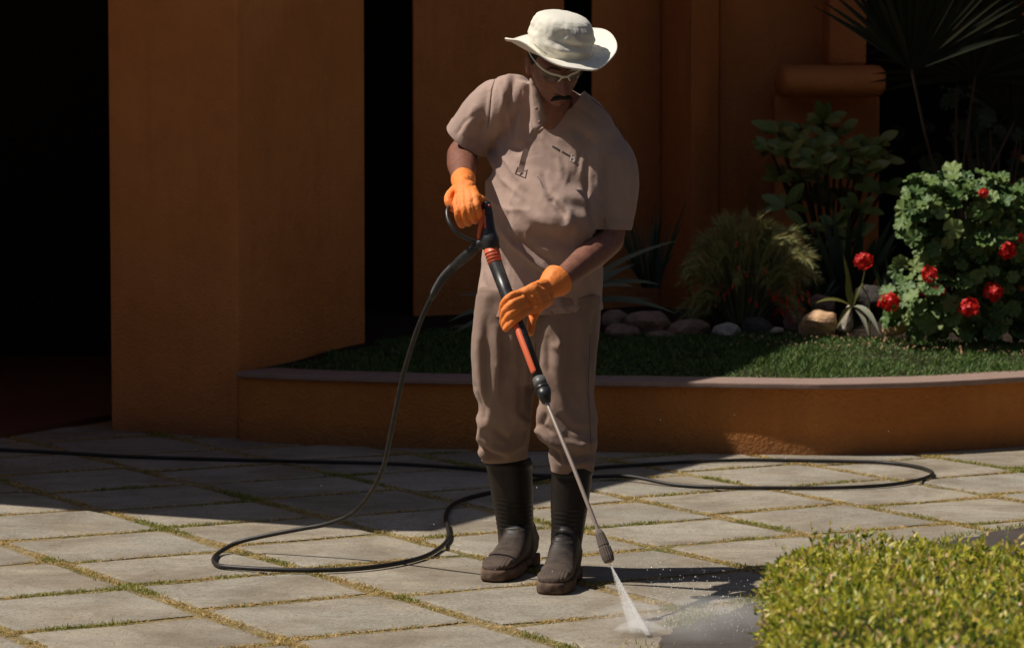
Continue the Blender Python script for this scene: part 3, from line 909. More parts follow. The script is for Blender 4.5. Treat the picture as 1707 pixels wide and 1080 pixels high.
# finer profile
pf = []
for i in range(len(prof) - 1):
    for q in range(3):
        t = q / 3; pf.append((prof[i][0] * (1 - t) + prof[i + 1][0] * t, prof[i][1] * (1 - t) + prof[i + 1][1] * t))
pf.append(prof[-1])
rings = []
for s_, z in pf:
    r_ = []
    for x, y, zz, a in crown_ring(s_, z):
        up_ = sm(0.0, 0.03, z)
        ga = 0.0
        # gathers hanging below the crown seam, a soft slump across the front
        ga += 0.0035 * math.sin(a * 46 + 2 * math.sin(a * 5)) * gauss(z - 0.080, 0.016) * (0.4 + 0.6 * gauss(((a + math.pi / 2 - 0.35 + math.pi) % (2 * math.pi)) - math.pi, 0.6))
        ga += 0.007 * mnoise.noise(Vector((math.cos(a) * 2.2, math.sin(a) * 2.2, z * 32 + math.cos(a) * 2))) * up_
        ga += 0.0035 * mnoise.noise(Vector((math.cos(a) * 6, math.sin(a) * 6, z * 70 + 3))) * up_
        fa = ((a + math.pi / 2 + math.pi) % (2 * math.pi)) - math.pi      # 0 at the front, + to image right
        ga -= 0.011 * gauss(z - (0.044 - 0.012 * fa), 0.008) * gauss(fa - 0.15, 0.75)
        ga += 0.007 * gauss(z - (0.026 - 0.010 * fa), 0.007) * gauss(fa - 0.1, 0.8)
        ga -= 0.006 * gauss(z - (0.070 + 0.02 * fa), 0.012) * gauss(fa + 0.35, 0.16)
        k_ = 1 + ga / 0.1
        zt = z * (1.0 - 0.07 * math.cos(a - 0.35) * s_) if z > 0.03 else z
        r_.append(HT(x * k_, y * k_, zt))
    rings.append(r_)
mm = MB(); mm.add(*loft(rings, False))
o = mm.build('crown', M_hat, hat, True)
# brim
def brim_pt(t, a, dz=0):
    rx, ry = 0.1655 , 0.168
    x = math.cos(a) * (0.092 * (1 - t) + rx * t); y = math.sin(a) * (0.103 * (1 - t) + ry * t)
    L = max(0.0, -math.cos(a)); Rt = max(0.0, math.cos(a))
    lift = 0.034 * L ** 2.2 * t ** 1.3 + 0.030 * Rt ** 1.8 * t ** 2.0
    lift -= 0.010 * max(0, -math.sin(a)) ** 2 * t
    lift += 0.010 * max(0, math.sin(a)) * t
    def ang(d_): return ((a - math.radians(d_) + math.pi) % (2 * math.pi)) - math.pi
    lift += 0.026 * math.exp(-(ang(212) / 0.55) ** 2) * t ** 1.6 - 0.030 * math.exp(-(ang(142) / 0.6) ** 2) * t ** 1.3
    lift += 0.020 * math.exp(-(ang(42) / 0.6) ** 2) * t ** 1.6 - 0.006 * math.exp(-(ang(300) / 0.4) ** 2) * t
    lift += 0.004 * math.sin(3 * a + 1.0) * t + 0.002 * math.sin(7 * a) * t
    if t > 0.97: lift += 0.0006 * math.sin(a * 150)
    return HT(x, y, lift + dz)
rings = []
for t in list(np.linspace(0, 1, 13)): rings.append([brim_pt(t, 2 * math.pi * j / 160) for j in range(160)])
mm = MB(); mm.add(*loft(rings, False)); o = mm.build('brim', M_hat, hat, True)
sd = o.modifiers.new('s', 'SOLIDIFY'); sd.thickness = 0.0035; sd.offset = 0
mm = MB()   # rolled stitched edge
mm.add(*loft([ell(brim_pt(1.0, 2 * math.pi * j / 160), HTR @ Vector((math.cos(2 * math.pi * j / 160), math.sin(2 * math.pi * j / 160), 0)) * 0.0028, HTR @ Vector((0, 0, 0.0028)), 8) for j in range(161)], False))
mm.build('brim_edge', M_hat, hat, True)
# dark printed tape on the left of the crown
mm = MB()
M_print = mat('dark_print', (0.05, 0.05, 0.055), 0.8)
for q in range(9):
    a = math.pi + 0.40 + q * 0.058
    zc = 0.0295 - q * 0.0022
    hw = 0.019 if q % 3 else 0.012
    v = []
    for da, dzz in ((-hw, -0.0014), (hw, -0.002), (hw, 0.0014), (-hw, 0.002)):
        aa = a + da; v.append(HT(0.0965 * 1.045 * math.cos(aa), 0.108 * 1.045 * math.sin(aa), zc + dzz))
    mm.add(v, [(0, 1, 2, 3)])
o = mm.build('printed_tape', M_print, hat); o['kind'] = 'stuff'

# --- shirt
def ring_lr(L, Rr, hd, c, n_=44, e=0.82, yaw=0.016):
    a = P(L[0], L[1], D0 + c - yaw); b = P(Rr[0], Rr[1], D0 + c + yaw)
    return ell((a + b) / 2, (b - a) / 2, Vector((0, hd, 0)), n_, e)
sm_ = MB()
def tr_(L, Rr, hd, c, yaw): return ring_lr(L, Rr, hd, c, 44, 0.98, yaw)
sm_.add(*loft([
    tr_((886, 138), (972, 152), 0.058, 0.02, -0.005), tr_((858, 132), (998, 172), 0.075, 0.03, -0.02),
    tr_((835, 140), (1018, 196), 0.092, 0.05, -0.045), tr_((822, 168), (1029, 226), 0.102, 0.055, -0.07), tr_((814, 212), (1032, 268), 0.113, 0.06, -0.085),
    tr_((812, 262), (1022, 305), 0.120, 0.055, -0.085), tr_((811, 310), (1012, 335), 0.135, 0.042, -0.08), tr_((810, 352), (1006, 365), 0.146, 0.03, -0.07),
    tr_((808, 378), (1005, 386), 0.145, 0.03, -0.06), tr_((806, 402), (1004, 408), 0.134, 0.04, -0.045), tr_((801, 440), (1004, 448), 0.126, 0.045, -0.03), tr_((796, 478), (1003, 492), 0.130, 0.045, -0.015),
    tr_((793, 512), (1003, 535), 0.136, 0.04, 0.0), tr_((792, 530), (1003, 560), 0.138, 0.035, 0.0)]))
# sleeves
s1 = smoothpath([P(852, 166, 9.17), P(815, 190, 9.20), P(779, 236, 9.23), P(768, 252, 9.24)], 4)
sm_.add(*tube(s1, [0.078, 0.081, 0.084, 0.082, 0.080, 0.078, 0.076, 0.074, 0.073, 0.072, 0.072, 0.071, 0.071], 30))
s2 = smoothpath([P(1003, 240, 9.11), P(1018, 285, 9.11), P(1021, 345, 9.10), P(1018, 400, 9.09)], 4)
sm_.add(*tube(s2, [0.066, 0.073, 0.080, 0.0840, 0.0850, 0.083, 0.080, 0.076, 0.071, 0.066, 0.061, 0.057, 0.056], 30))
shirt = union(sm_, 0.0044, 4, 0.5, 'shirt')
fl = [
    # (line in photo pixels, width, height in metres)
    ([(826, 128), (818, 165), (813, 222)], 2.6, -0.006),                  # shoulder seam
    ([(812, 150), (806, 200), (800, 255)], 7, -0.010),
    ([(795, 175), (775, 225)], 7, 0.008),
    ([(858, 128), (850, 165), (838, 205)], 5, -0.008), ([(846, 130), (838, 175), (828, 230)], 6, 0.006),
    ([(880, 140), (880, 190), (878, 240)], 5, -0.010), ([(869, 140), (868, 200), (862, 235)], 6, 0.007),
    ([(853, 246), (868, 252), (876, 240)], 8, -0.012), ([(845, 265), (860, 290), (880, 318)], 7, 0.007),
    ([(885, 262), (893, 300), (905, 335), (935, 372), (950, 372)], 14, 0.010),   # belly overhang
    ([(905, 292), (914, 320), (922, 340)], 4, -0.006),
    ([(918, 332), (932, 350), (944, 364)], 5.5, -0.012), ([(928, 330), (948, 352), (952, 372), (938, 382)], 6, 0.012),
    ([(945, 300), (972, 310), (985, 330)], 14, -0.012), ([(940, 340), (965, 345), (985, 350)], 10, -0.008),
    ([(880, 388), (915, 396), (955, 398)], 14, -0.015),
    ([(836, 384), (858, 408), (888, 434), (924, 460)], 5.5, 0.013), ([(842, 402), (862, 424), (896, 452)], 7, 0.004),
    ([(862, 396), (890, 420), (925, 440)], 8, -0.010),
    ([(818, 300), (825, 340), (822, 385)], 8, 0.006), ([(835, 310), (850, 350), (845, 380)], 8, -0.006),
    ([(850, 330), (890, 365), (930, 380)], 9, 0.008),
    ([(980, 262), (976, 300), (984, 345), (990, 382)], 5, -0.012),          # left sleeve against the body
    ([(1004, 345), (1012, 365), (1016, 380)], 5, 0.006), ([(998, 330), (1006, 352)], 4, -0.005),
    ([(970, 180), (1000, 205), (1025, 245)], 3, -0.003), ([(1040, 240), (1052, 290), (1040, 350)], 8, 0.005),
    ([(1020, 260), (1030, 310), (1026, 370)], 9, -0.005),
    ([(955, 210), (985, 240), (978, 262)], 9, -0.006), ([(930, 225), (960, 240)], 10, 0.004),
    ([(801, 440), (806, 470), (820, 500)], 5, -0.006), ([(812, 450), (826, 485), (845, 512)], 6, 0.006),
    ([(975, 440), (985, 480), (988, 530)], 7, -0.006), ([(960, 500), (965, 545)], 7, 0.005),
    ([(832, 132), (846, 190), (858, 250)], 3.5, 0.005), ([(822, 210), (840, 262), (866, 300)], 3.5, 0.005), ([(816, 250), (838, 300), (872, 330)], 4, 0.006),
    ([(870, 150), (862, 200), (850, 240)], 3, -0.005), ([(814, 330), (845, 350), (885, 352)], 4, 0.005), ([(900, 225), (930, 262), (938, 300)], 5, 0.005),
    ([(985, 225), (968, 250), (962, 290)], 4, -0.006), ([(1000, 250), (996, 300), (1002, 350)], 4, 0.004), ([(1045, 260), (1040, 310), (1046, 360)], 4, -0.004),
    ([(1025, 225), (1012, 262), (1008, 300)], 4, -0.005), ([(860, 395), (880, 425), (905, 450)], 3, 0.005), ([(990, 400), (960, 415), (945, 440)], 5, 0.006),
    ([(795, 190), (775, 205), (762, 225)], 3, -0.005), ([(812, 200), (790, 225), (780, 250)], 3.5, -0.006), ([(830, 420), (826, 460), (835, 500)], 5, 0.006),
    ([(930, 500), (940, 520), (948, 545)], 5, 0.007), ([(918, 515), (925, 540)], 4, -0.006),
]
folds(shirt, fl, True, 0.003, (9, 9, 5), 2.0, None, 1)
def hem(me, co, no, w, rad, amp=0.0022):
    V, N = getco(me); no = Vector(no).normalized()
    rel = V - np.array(co)[None]; dist = -(rel @ np.array(no)); m_ = (dist < w) & (dist > -0.01) & (np.linalg.norm(rel, axis=1) < rad)
    V[m_] += N[m_] * amp; setco(me, V)
hem(shirt, P(781, 240, 9.215), P(758, 268, 9.235) - P(815, 190, 9.18), 0.030, 0.12)
hem(shirt, P(1019, 382, 9.09), Vector((-0.04, 0, -1)), 0.026, 0.105)
hem(shirt, P(898, 522, D0 + 0.03), Vector((0.06, -0.02, -1)), 0.022, 0.30)
# hem dips: gentle wave by pixels; cut the hems and the neck
hemc = P(898, 522, D0 + 0.03)
cut(shirt, hemc, Vector((0.06, -0.02, -1)), rad=0.30)
sl1 = P(781, 240, 9.215)
cut(shirt, sl1, (P(758, 268, 9.235) - P(815, 190, 9.18)), rad=0.12)
sl2 = P(1019, 382, 9.09)
cut(shirt, sl2, Vector((-0.04, 0, -1)), rad=0.105)
# open neck: V at the front with the placket undone, dropping towards the left of the picture
bmx = bmesh.new(); bmx.from_mesh(shirt)
bmx.verts.ensure_lookup_table()
Vv, Nn = getco(shirt); ppx, ppy = project(Vv)
def in_v(x_, y_, v_):
    # polygon of the opening in the photo, front side only
    poly = [(885, 100), (888, 132), (894, 150), (905, 175), (908, 196), (908, 206), (916, 206), (934, 194), (953, 176), (966, 160), (973, 150), (992, 138), (992, 100)]
    c = False; j = len(poly) - 1
    for i in range(len(poly)):
        if (poly[i][1] > y_) != (poly[j][1] > y_) and x_ < (poly[j][0] - poly[i][0]) * (y_ - poly[i][1]) / (poly[j][1] - poly[i][1]) + poly[i][0]: c = not c
        j = i
    return c and v_[1] < 9.17
dead = [bmx.verts[i] for i in range(len(Vv)) if ppy[i] < 216 and 880 < ppx[i] < 995 and in_v(ppx[i], ppy[i], Vv[i])]
bmesh.ops.delete(bmx, geom=dead, context='VERTS')
for _ in range(8):
    mv = []
    for v_ in bmx.verts:
        if not v_.is_boundary: continue
        nb = [e.other_vert(v_).co for e in v_.link_edges if e.is_boundary]
        if len(nb) == 2: mv.append((v_, (v_.co * 0.4 + (nb[0] + nb[1]) * 0.3)))
    for v_, c_ in mv: v_.co = c_
bmx.to_mesh(shirt); bmx.free()
shirt.materials.append(M_shirt); shirt.shade_smooth()
so = link('shirt', shirt, man)
sd = so.modifiers.new('s', 'SOLIDIFY'); sd.thickness = 0.003; sd.offset = -1
from mathutils.bvhtree import BVHTree
def bvh_of(me): return BVHTree.FromPolygons([v.co.copy() for v in me.vertices], [tuple(p.vertices) for p in me.polygons])
bvs = bvh_of(shirt)
ORI = Vector((0, 0, CAM_H))
def on(px, py, bv, lift=0.003, default=9.0):
    d = ray(px, py).normalized()
    h = bv.ray_cast(ORI, d, 30)
    if h[0] is None: return P(px, py, default)
    nn = h[1] if h[1].dot(d) < 0 else -h[1]
    return h[0] + nn * lift
def strip_on(line, width, bv, lift=0.003, th=0.002, sub=5):
    """a flat band laid on a surface along a photo polyline (width in metres)"""
    pts_ = smoothpath([on(x, y, bv, lift) for x, y in line], sub)
    p2, fr = frames(pts_)
    rings = []
    for p, (t, u, w) in zip(p2, fr):
        nrm = (Vector((0, -1, 0)) - t * -t.y).normalized()
        side = t.cross(nrm).normalized() * (width / 2)
        rings.append([p - side - nrm * th, p + side - nrm * th, p + side + nrm * th, p - side + nrm * th])
    return loft(rings)
def dense(line, step=2.0):
    out = []
    for (x0, y0), (x1, y1) in zip(line[:-1], line[1:]):
        k_ = max(1, int(math.hypot(x1 - x0, y1 - y0) / step))
        out += [(x0 + (x1 - x0) * q / k_, y0 + (y1 - y0) * q / k_) for q in range(k_)]
    return out + [line[-1]]
# collar band and placket
cm = MB()
rows_ = [(884, 131, 890, 129), (884, 141, 894, 139), (885, 151, 898, 149), (885, 161, 901, 159), (885, 171, 904, 169), (886, 181, 907, 179), (886, 191, 908, 189), (887, 201, 909, 199), (889, 211, 906, 208), (892, 218, 899, 216)]
v, f = [], []
for i_, (xa, ya, xb, yb) in enumerate(rows_):
    a = on(xa, ya, bvs, 0.002, 8.99)
    if a.y > 9.06: a = P(xa, ya, 9.0)
    wig = 0.006 * math.sin(i_ * 2.0); xb += 1.5 * math.sin(i_ * 2.0)
    b = P(xb, yb, a.y - 0.010 + wig); m1 = P((xa * 2 + xb) / 3, (ya * 2 + yb) / 3, a.y - 0.010); m2 = P((xa + xb * 2) / 3, (ya + yb * 2) / 3, a.y - 0.014 + wig * 0.5)
    v += [a, m1, m2, b]
for i_ in range(len(rows_) - 1):
    for j_ in range(3):
        q = i_ * 4 + j_; f.append((q, q + 1, q + 5, q + 4))
cm.add(v, f)
a0_ = on(896, 219, bvs, 0.002); ty_ = a0_.y
cm.add([a0_, P(908, 209, ty_ - 0.006), P(923, 202, ty_ - 0.012), P(924, 208, ty_ - 0.010), P(910, 216, ty_ - 0.004)], [(0, 1, 4), (1, 2, 3, 4)])
o = cm.build('collar', M_shirt, so, True)
sd = o.modifiers.new('s', 'SOLIDIFY'); sd.thickness = 0.0025
pm = MB()
pm.add(*strip_on(dense([(899, 214), (892, 224), (884, 243), (877, 264), (871, 289)], 6), 0.030, bvs, 0.0012, 0.0012, 2))
pm.build('placket', M_shirt, so)
M_seam = mat('dark_seam', (0.10, 0.07, 0.06), 0.9)
st = MB()
def seam(line, r=0.0009, bv=bvs):
    p_ = [on(x, y, bv, 0.0008, 5.0) for x, y in dense(line, 3)]; p_ = [q for q in p_ if 8.7 < q.y < 9.2]
    if len(p_) > 1: st.add(*tube(p_, r, 5, True, False))
seam([(863, 279), (859, 290), (876, 297), (879, 283)], 0.0016)
seam([(863, 282), (879, 286)], 0.0008)
seam([(896, 295), (901, 302), (905, 312)])
seam([(826, 130), (819, 150), (816, 185), (813, 215)], 0.0008)
seam([(985, 165), (1010, 185), (1030, 212), (1042, 236)], 0.0007)
st.build('seam', M_seam, so, kind='stuff')
M_button = mat('brown_button', (0.24, 0.16, 0.12), 0.6, 0.3)
for bx, by in ((899, 204), (894, 181)):
    c = on(bx, by, bvs, 0.007, 8.95)
    if c.y > 9.02: c = P(bx, by, 8.945)
    mm = MB(); mm.add(*tube([c, c + Vector((0, -0.0018, 0.0002))], 0.0048, 14, True, False)); mm.build('button', M_button, so, True)
# embroidered lettering: small dark words and a pale crest
M_thread = mat('black_thread', (0.02, 0.02, 0.025), 0.8)
lt = MB()
def glyph(cx, cy, w, h, strokes):
    # strokes in the unit box, written along the slanting chest line
    ux, uy = 0.87, 0.49
    for s_ in strokes:
        pp = []
        for a_, b_ in s_:
            x_ = cx + (a_ * w) * ux + (b_ * h) * 0.25; y_ = cy + (a_ * w) * uy - (b_ * h) * 0.97
            pp.append(on(x_, y_, bvs, 0.0006))
        lt.add(*tube(pp, 0.0006, 4, True, False))
lrn = random.Random(3)
for i_ in range(11):
    if i_ == 5: continue
    zig = [[(0.1 * lrn.random(), 0), (0.2, 1), (0.6, lrn.uniform(.2, .8)), (1, lrn.choice((0, 1)))], [(0, lrn.uniform(.3, .6)), (1, lrn.uniform(.3, .7))]]
    glyph(920.5 + i_ * 3.1 * 0.87, 246.5 + i_ * 3.1 * 0.49, 1.9, 4.0, zig)
o = lt.build('embroidery', M_thread, so); o['kind'] = 'stuff'
cr = MB()
M_crest = mat('pale_thread', (0.72, 0.66, 0.64), 0.8)
for pts_ in ([(953, 262), (951, 268), (955, 270), (958, 266), (955, 261)], [(954, 257), (953, 262), (956, 265)], [(957, 262), (959, 267), (956, 271)]):
    cr.add(*tube([on(x, y, bvs, 0.0008) for x, y in pts_], 0.0011, 5, True, False))
cr.build('crest', M_crest, so)

# --- trousers
tm = MB()
def leg_ring(yl, xl, xr, hd, c, yr=None, n_=40): return ring_lr((xl, yl), (xr, yl if yr is None else yr), hd, c, n_, 0.72, 0.022)
tm.add(*loft([leg_ring(480, 800, 998, 0.115, 0.05), leg_ring(520, 794, 1000, 0.118, 0.05), leg_ring(560, 789, 996, 0.116, 0.05), leg_ring(600, 792, 990, 0.10, 0.05), leg_ring(640, 815, 965, 0.08, 0.05)]))
tm.add(*loft([leg_ring(490, 797, 905, 0.105, 0.05), leg_ring(560, 786, 902, 0.112, 0.05), leg_ring(604, 788, 898, 0.108, 0.05), leg_ring(650, 789, 891, 0.100, 0.055), leg_ring(672, 797, 888, 0.094, 0.06),
              leg_ring(695, 799, 884, 0.090, 0.07), leg_ring(728, 797, 880, 0.088, 0.09), leg_ring(750, 799, 878, 0.084, 0.11), leg_ring(764, 804, 878, 0.078, 0.13), leg_ring(785, 812, 876, 0.066, 0.15)]))
tm.add(*loft([leg_ring(490, 895, 1001, 0.105, 0.03), leg_ring(560, 893, 995, 0.112, 0.015), leg_ring(604, 894, 991, 0.108, 0.0), leg_ring(649, 898, 988, 0.098, -0.01), leg_ring(676, 901, 990, 0.094, -0.02),
              leg_ring(698, 897, 996, 0.094, -0.03), leg_ring(727, 898, 994, 0.090, -0.04), leg_ring(748, 914, 992, 0.084, -0.05), leg_ring(776, 920, 990, 0.072, -0.06), leg_ring(796, 922, 986, 0.062, -0.06)]))
tr = union(tm, 0.0052, 5, 0.5, 'trousers')
tfl = [
    ([(811, 530), (812, 600), (812, 660), (808, 700)], 6, -0.0090), ([(800, 530), (799, 600), (803, 660)], 6, 0.0060),
    ([(826, 540), (830, 600), (826, 660)], 7, 0.0120), ([(845, 530), (843, 590), (838, 630)], 7, -0.0120),
    ([(868, 540), (872, 620), (868, 700)], 9, -0.0105), ([(886, 600), (884, 680)], 6, -0.0120),
    ([(790, 640), (801, 672), (806, 700)], 5, -0.0135), ([(797, 690), (806, 712), (800, 735)], 4, 0.0120),
    ([(803, 730), (820, 745), (845, 752), (870, 740)], 6, 0.0135), ([(800, 742), (818, 757), (838, 762)], 4, -0.0150),
    ([(825, 715), (850, 735), (874, 715)], 6, -0.0105), ([(800, 750), (812, 762), (806, 766)], 4, 0.0150), ([(860, 690), (876, 705), (868, 740)], 6, 0.0090),
    ([(905, 676), (903, 700), (902, 725)], 5, 0.0120), ([(912, 690), (905, 708), (920, 722)], 4, -0.0150), ([(900, 715), (918, 735), (930, 748)], 5, 0.0180),
    ([(905, 740), (928, 756), (935, 772)], 4, -0.0150), ([(930, 690), (950, 715), (985, 720)], 7, -0.0090), ([(940, 735), (965, 745), (990, 735)], 7, 0.0120),
    ([(935, 755), (960, 762), (990, 755)], 5, -0.0105), ([(930, 772), (955, 776), (985, 770)], 4, 0.0090),
    ([(975, 600), (972, 650), (980, 690)], 8, 0.0090), ([(960, 560), (955, 640)], 10, -0.0090), ([(928, 570), (932, 640), (940, 690)], 9, 0.0090),
    ([(912, 560), (915, 620)], 6, -0.0090), ([(990, 520), (988, 560), (984, 600)], 4, -0.0090),
    ([(870, 560), (888, 600), (898, 640)], 8, -0.0120), ([(920, 575), (931, 583), (932, 565)], 3, 0.0090)]
folds(tr, tfl, True, 0.004, (8, 8, 6), 5.0, None, 1)
def cutp(me, px, py, d, no, rad): cut(me, P(px, py, d), no, rad=rad)
cutp(tr, 843, 765, 9.21, (0.05, 0.1, -1), 0.13)
cutp(tr, 955, 782, 9.04, (-0.05, 0.1, -1), 0.11)
tr.materials.append(M_trouser); tr.shade_smooth()
to = link('trousers', tr, man)
sd = to.modifiers.new('s', 'SOLIDIFY'); sd.thickness = 0.003; sd.offset = -1

# hip pocket slit, side seams and knee stitching on the trousers
bvt = bvh_of(tr)
tsm = MB()
def tseam(line, r):
    p_ = [on(x, y, bvt, 0.0006, 5.0) for x, y in dense(line, 4)]; p_ = [q for q in p_ if 8.6 < q.y < 9.4]
    if len(p_) > 1: tsm.add(*tube(p_, r, 5, True, False))
tseam([(983, 556), (982, 600), (980, 650), (983, 700), (985, 750)], 0.0008)
tseam([(893, 570), (893, 610), (891, 650)], 0.0010)
tsm.build('trouser_seam', M_seam, to, kind='stuff')
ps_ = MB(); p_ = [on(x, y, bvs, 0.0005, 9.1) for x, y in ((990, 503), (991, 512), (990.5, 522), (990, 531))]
ps_.add(*tube(p_, [0.0008, 0.0032, 0.0030, 0.0008], 6, True, False)); ps_.build('side_slit_shade', mat('slit_shadow_cloth', (0.05, 0.035, 0.03), 0.95), so)  # dark tube paints the shade in the slit's opening
# --- boots
def boot(shaft, heel, toe, seed):
    t = thing('boot', None, None); t.parent = man; t.matrix_parent_inverse = world_of(man).inverted()
    hG, tG = G(*heel), G(*toe)
    dirv = (tG - hG); Ln = dirv.length; fw = dirv.normalized(); sd_ = Vector((0, 0, 1)).cross(fw)
    b = MB()
    b.add(*loft([ell((P(xl, y, d) + P(xr, y, d)) / 2, (P(xr, y, d) - P(xl, y, d)) / 2, Vector((0, hd, 0)), 36, 0.95) for y, xl, xr, hd, d in shaft]))
    def sec(s_, w, h, z0=0.028, off=0.0):
        c = hG + fw * (s_ * Ln) + sd_ * off
        out = []
        for k_ in range(28):
            a = 2 * math.pi * k_ / 28
            cc, ss = math.cos(a), math.sin(a)
            x_ = math.copysign(abs(cc) ** 0.8, cc) * w
            z_ = z0 + (h - z0) * (0.5 + 0.5 * math.copysign(abs(ss) ** 0.8, ss))
            out.append(c + sd_ * x_ + Vector((0, 0, z_)))
        return out
    b.add(*loft([sec(0.0, 0.012, 0.05), sec(0.015, 0.027, 0.075), sec(0.06, 0.036, 0.12), sec(0.16, 0.040, 0.155), sec(0.28, 0.041, 0.165), sec(0.40, 0.043, 0.140), sec(0.50, 0.045, 0.108),
                 sec(0.62, 0.048, 0.083), sec(0.75, 0.050, 0.070), sec(0.87, 0.048, 0.062), sec(0.95, 0.039, 0.054), sec(0.99, 0.024, 0.050), sec(1.0, 0.012, 0.042)]))
    me = union(b, 0.0034, 6, 0.5, 'upper')
    V, N = getco(me)
    rel = V - np.array(hG)[None]
    s_ = (rel @ np.array(fw)) / Ln; z = rel[:, 2]; sx = rel @ np.array(sd_)
    front = sm(-0.1, 0.5, N @ np.array(fw)) 
    rib = (0.5 + 0.5 * np.sin(z * 2 * math.pi / 0.0135)) * front * sm(0.11, 0.13, z) * (1 - sm(0.20, 0.24, z)) * 0.0022
    toe_r = (0.5 + 0.5 * np.sin(np.arctan2(sx, 0.10 - (s_ - 0.72) * -0.0 + 0 * s_) * 70)) * sm(0.76, 0.84, s_) * (1 - sm(0.98, 1.0, s_)) * sm(-0.1, 0.3, N[:, 2]) * 0.0022
    ridge = 0.003 * np.exp(-((s_ - 0.69) / 0.02) ** 2) * sm(0.0, 0.4, N[:, 2])
    topband = 0.003 * np.exp(-((z - 0.325) / 0.008) ** 2)
    heelb = 0.004 * np.exp(-((z - 0.085) / 0.01) ** 2) * sm(0.2, -0.05, s_)
    nzv = np.array([mnoise.noise(Vector((v[0] * 12 + seed, v[1] * 12, v[2] * 8))) for v in V]) * 0.0025
    V = V + N * (rib + toe_r + ridge + topband + heelb + nzv)[:, None]
    setco(me, V); me.materials.append(M_boot); me.materials.append(M_toe); me.shade_smooth()
    for p in me.polygons:
        c = (p.center - hG); s2_ = c.dot(fw) / Ln
        if s2_ > 2: p.material_index = 1
    link('upper', me, t)
    so_ = MB()
    out = []
    prof_ = [(-0.01, 0.0), (-0.005, 0.028), (0.03, 0.037), (0.1, 0.041), (0.25, 0.040), (0.4, 0.041), (0.55, 0.048), (0.7, 0.054), (0.85, 0.052), (0.95, 0.042), (1.0, 0.028), (1.02, 0.0)]
    ctrl = [Vector((a_, w_, 0)) for a_, w_ in prof_]
    right = [(q.x, q.y) for q in smoothpath(ctrl, 5)]; left = [(a_, -w_) for a_, w_ in right[-2:0:-1]]
    ol = right + left
    def rg(z_, g_, arch):
        o_ = []
        for a_, w_ in ol:
            zz = z_
            if arch and 0.24 < a_ < 0.46: zz = max(z_, 0.013)
            p = hG + fw * ((a_ - 0.5) * g_ + 0.5) * Ln + sd_ * w_ * g_; o_.append(Vector((p.x, p.y, zz)))
        return o_
    so_.add(*loft([rg(0.002, 0.985, True), rg(0.008, 1.0, True), rg(0.024, 1.0, False), rg(0.034, 0.985, False)]))
    so_.build('sole', M_sole, t, True)
    return t
boot([(764, 809, 886, 0.066, 9.25), (785, 812, 887, 0.066, 9.255), (820, 818, 888.5, 0.063, 9.26), (850, 824, 889, 0.060, 9.265), (880, 829, 889, 0.054, 9.27), (905, 831, 893, 0.050, 9.27), (930, 838, 893, 0.046, 9.27)],
     (884, 938), (820, 969), 1)
boot([(776, 922, 987, 0.066, 9.04), (800, 919, 986, 0.066, 9.035), (840, 918, 982, 0.061, 9.03), (875, 919, 975, 0.057, 9.03), (905, 918, 969, 0.050, 9.025), (930, 916, 968, 0.047, 9.02), (955, 920, 967, 0.045, 9.01)],
     (952, 962), (918, 991), 4)

# --- gloves
def blend_tube(mb, pts_, rad, n_=14, sub=3, squash=None):
    path = smoothpath(pts_, sub)
    m_ = len(path); rr = [rad[min(int(i / sub), len(rad) - 1)] * (1 - (i / sub) % 1) + rad[min(int(i / sub) + 1, len(rad) - 1)] * ((i / sub) % 1) for i in range(m_)]
    mb.add(*tube(path, rr, n_, squash=squash))
# image right: his left hand on the lance
gm = MB()
blend_tube(gm, [P(866, 489, 8.69), P(850, 495, 8.665), P(839, 508, 8.68), P(837, 526, 8.705)], [0.0112, 0.011, 0.0105, 0.0094])
blend_tube(gm, [P(871, 498, 8.68), P(853, 507, 8.655), P(841, 520, 8.67), P(838, 537, 8.70)], [0.0112, 0.011, 0.0104, 0.0092])
blend_tube(gm, [P(876, 508, 8.68), P(859, 517, 8.655), P(846, 529, 8.66), P(840, 543, 8.69)], [0.0112, 0.011, 0.0104, 0.0092])
blend_tube(gm, [P(881, 517, 8.69), P(868, 526, 8.66), P(854, 537, 8.655), P(843, 548, 8.665)], [0.0115, 0.011, 0.0105, 0.0095])
# palm / back of the hand
for a_, b_ in (((868, 490), (906, 476)), ((873, 500), (910, 486)), ((879, 509), (912, 494)), ((884, 517), (912, 500))):
    gm.add(*tube([P(*a_, 8.695), P((a_[0] + b_[0]) / 2, (a_[1] + b_[1]) / 2, 8.70), P(*b_, 8.77)], [0.0145, 0.018, 0.020], 14))
gm.add(*tube([P(885, 505, 8.725), P(905, 495, 8.77)], [0.022, 0.025], 14))
blend_tube(gm, [P(898, 510, 8.74), P(890, 522, 8.735), P(886, 538, 8.72), P(884, 554, 8.705)], [0.018, 0.0155, 0.0125, 0.0105])
# cuff
fdir = (EL2 - WR2).normalized()
wc = P(905, 487, 8.785)
cuffp = [wc, wc + fdir * 0.02, wc + fdir * 0.045, wc + fdir * 0.07, wc + fdir * 0.088]
gm.add(*tube(cuffp, [0.030, 0.031, 0.039, 0.047, 0.049], 28, dome=False))
glv = union(gm, 0.0026, 3, 0.45, 'glove')
folds(glv, [([(897, 472), (908, 478), (918, 488)], 2.5, -0.005), ([(893, 488), (905, 482), (922, 500)], 3, 0.004), ([(878, 495), (886, 505), (888, 515)], 2, -0.003),
            ([(884, 492), (896, 503)], 2, 0.003), ([(918, 483), (920, 500)], 3, -0.005), ([(890, 515), (898, 508)], 2, 0.002)], True, 0.0011, (28, 28, 28), 1.0, None, 0)
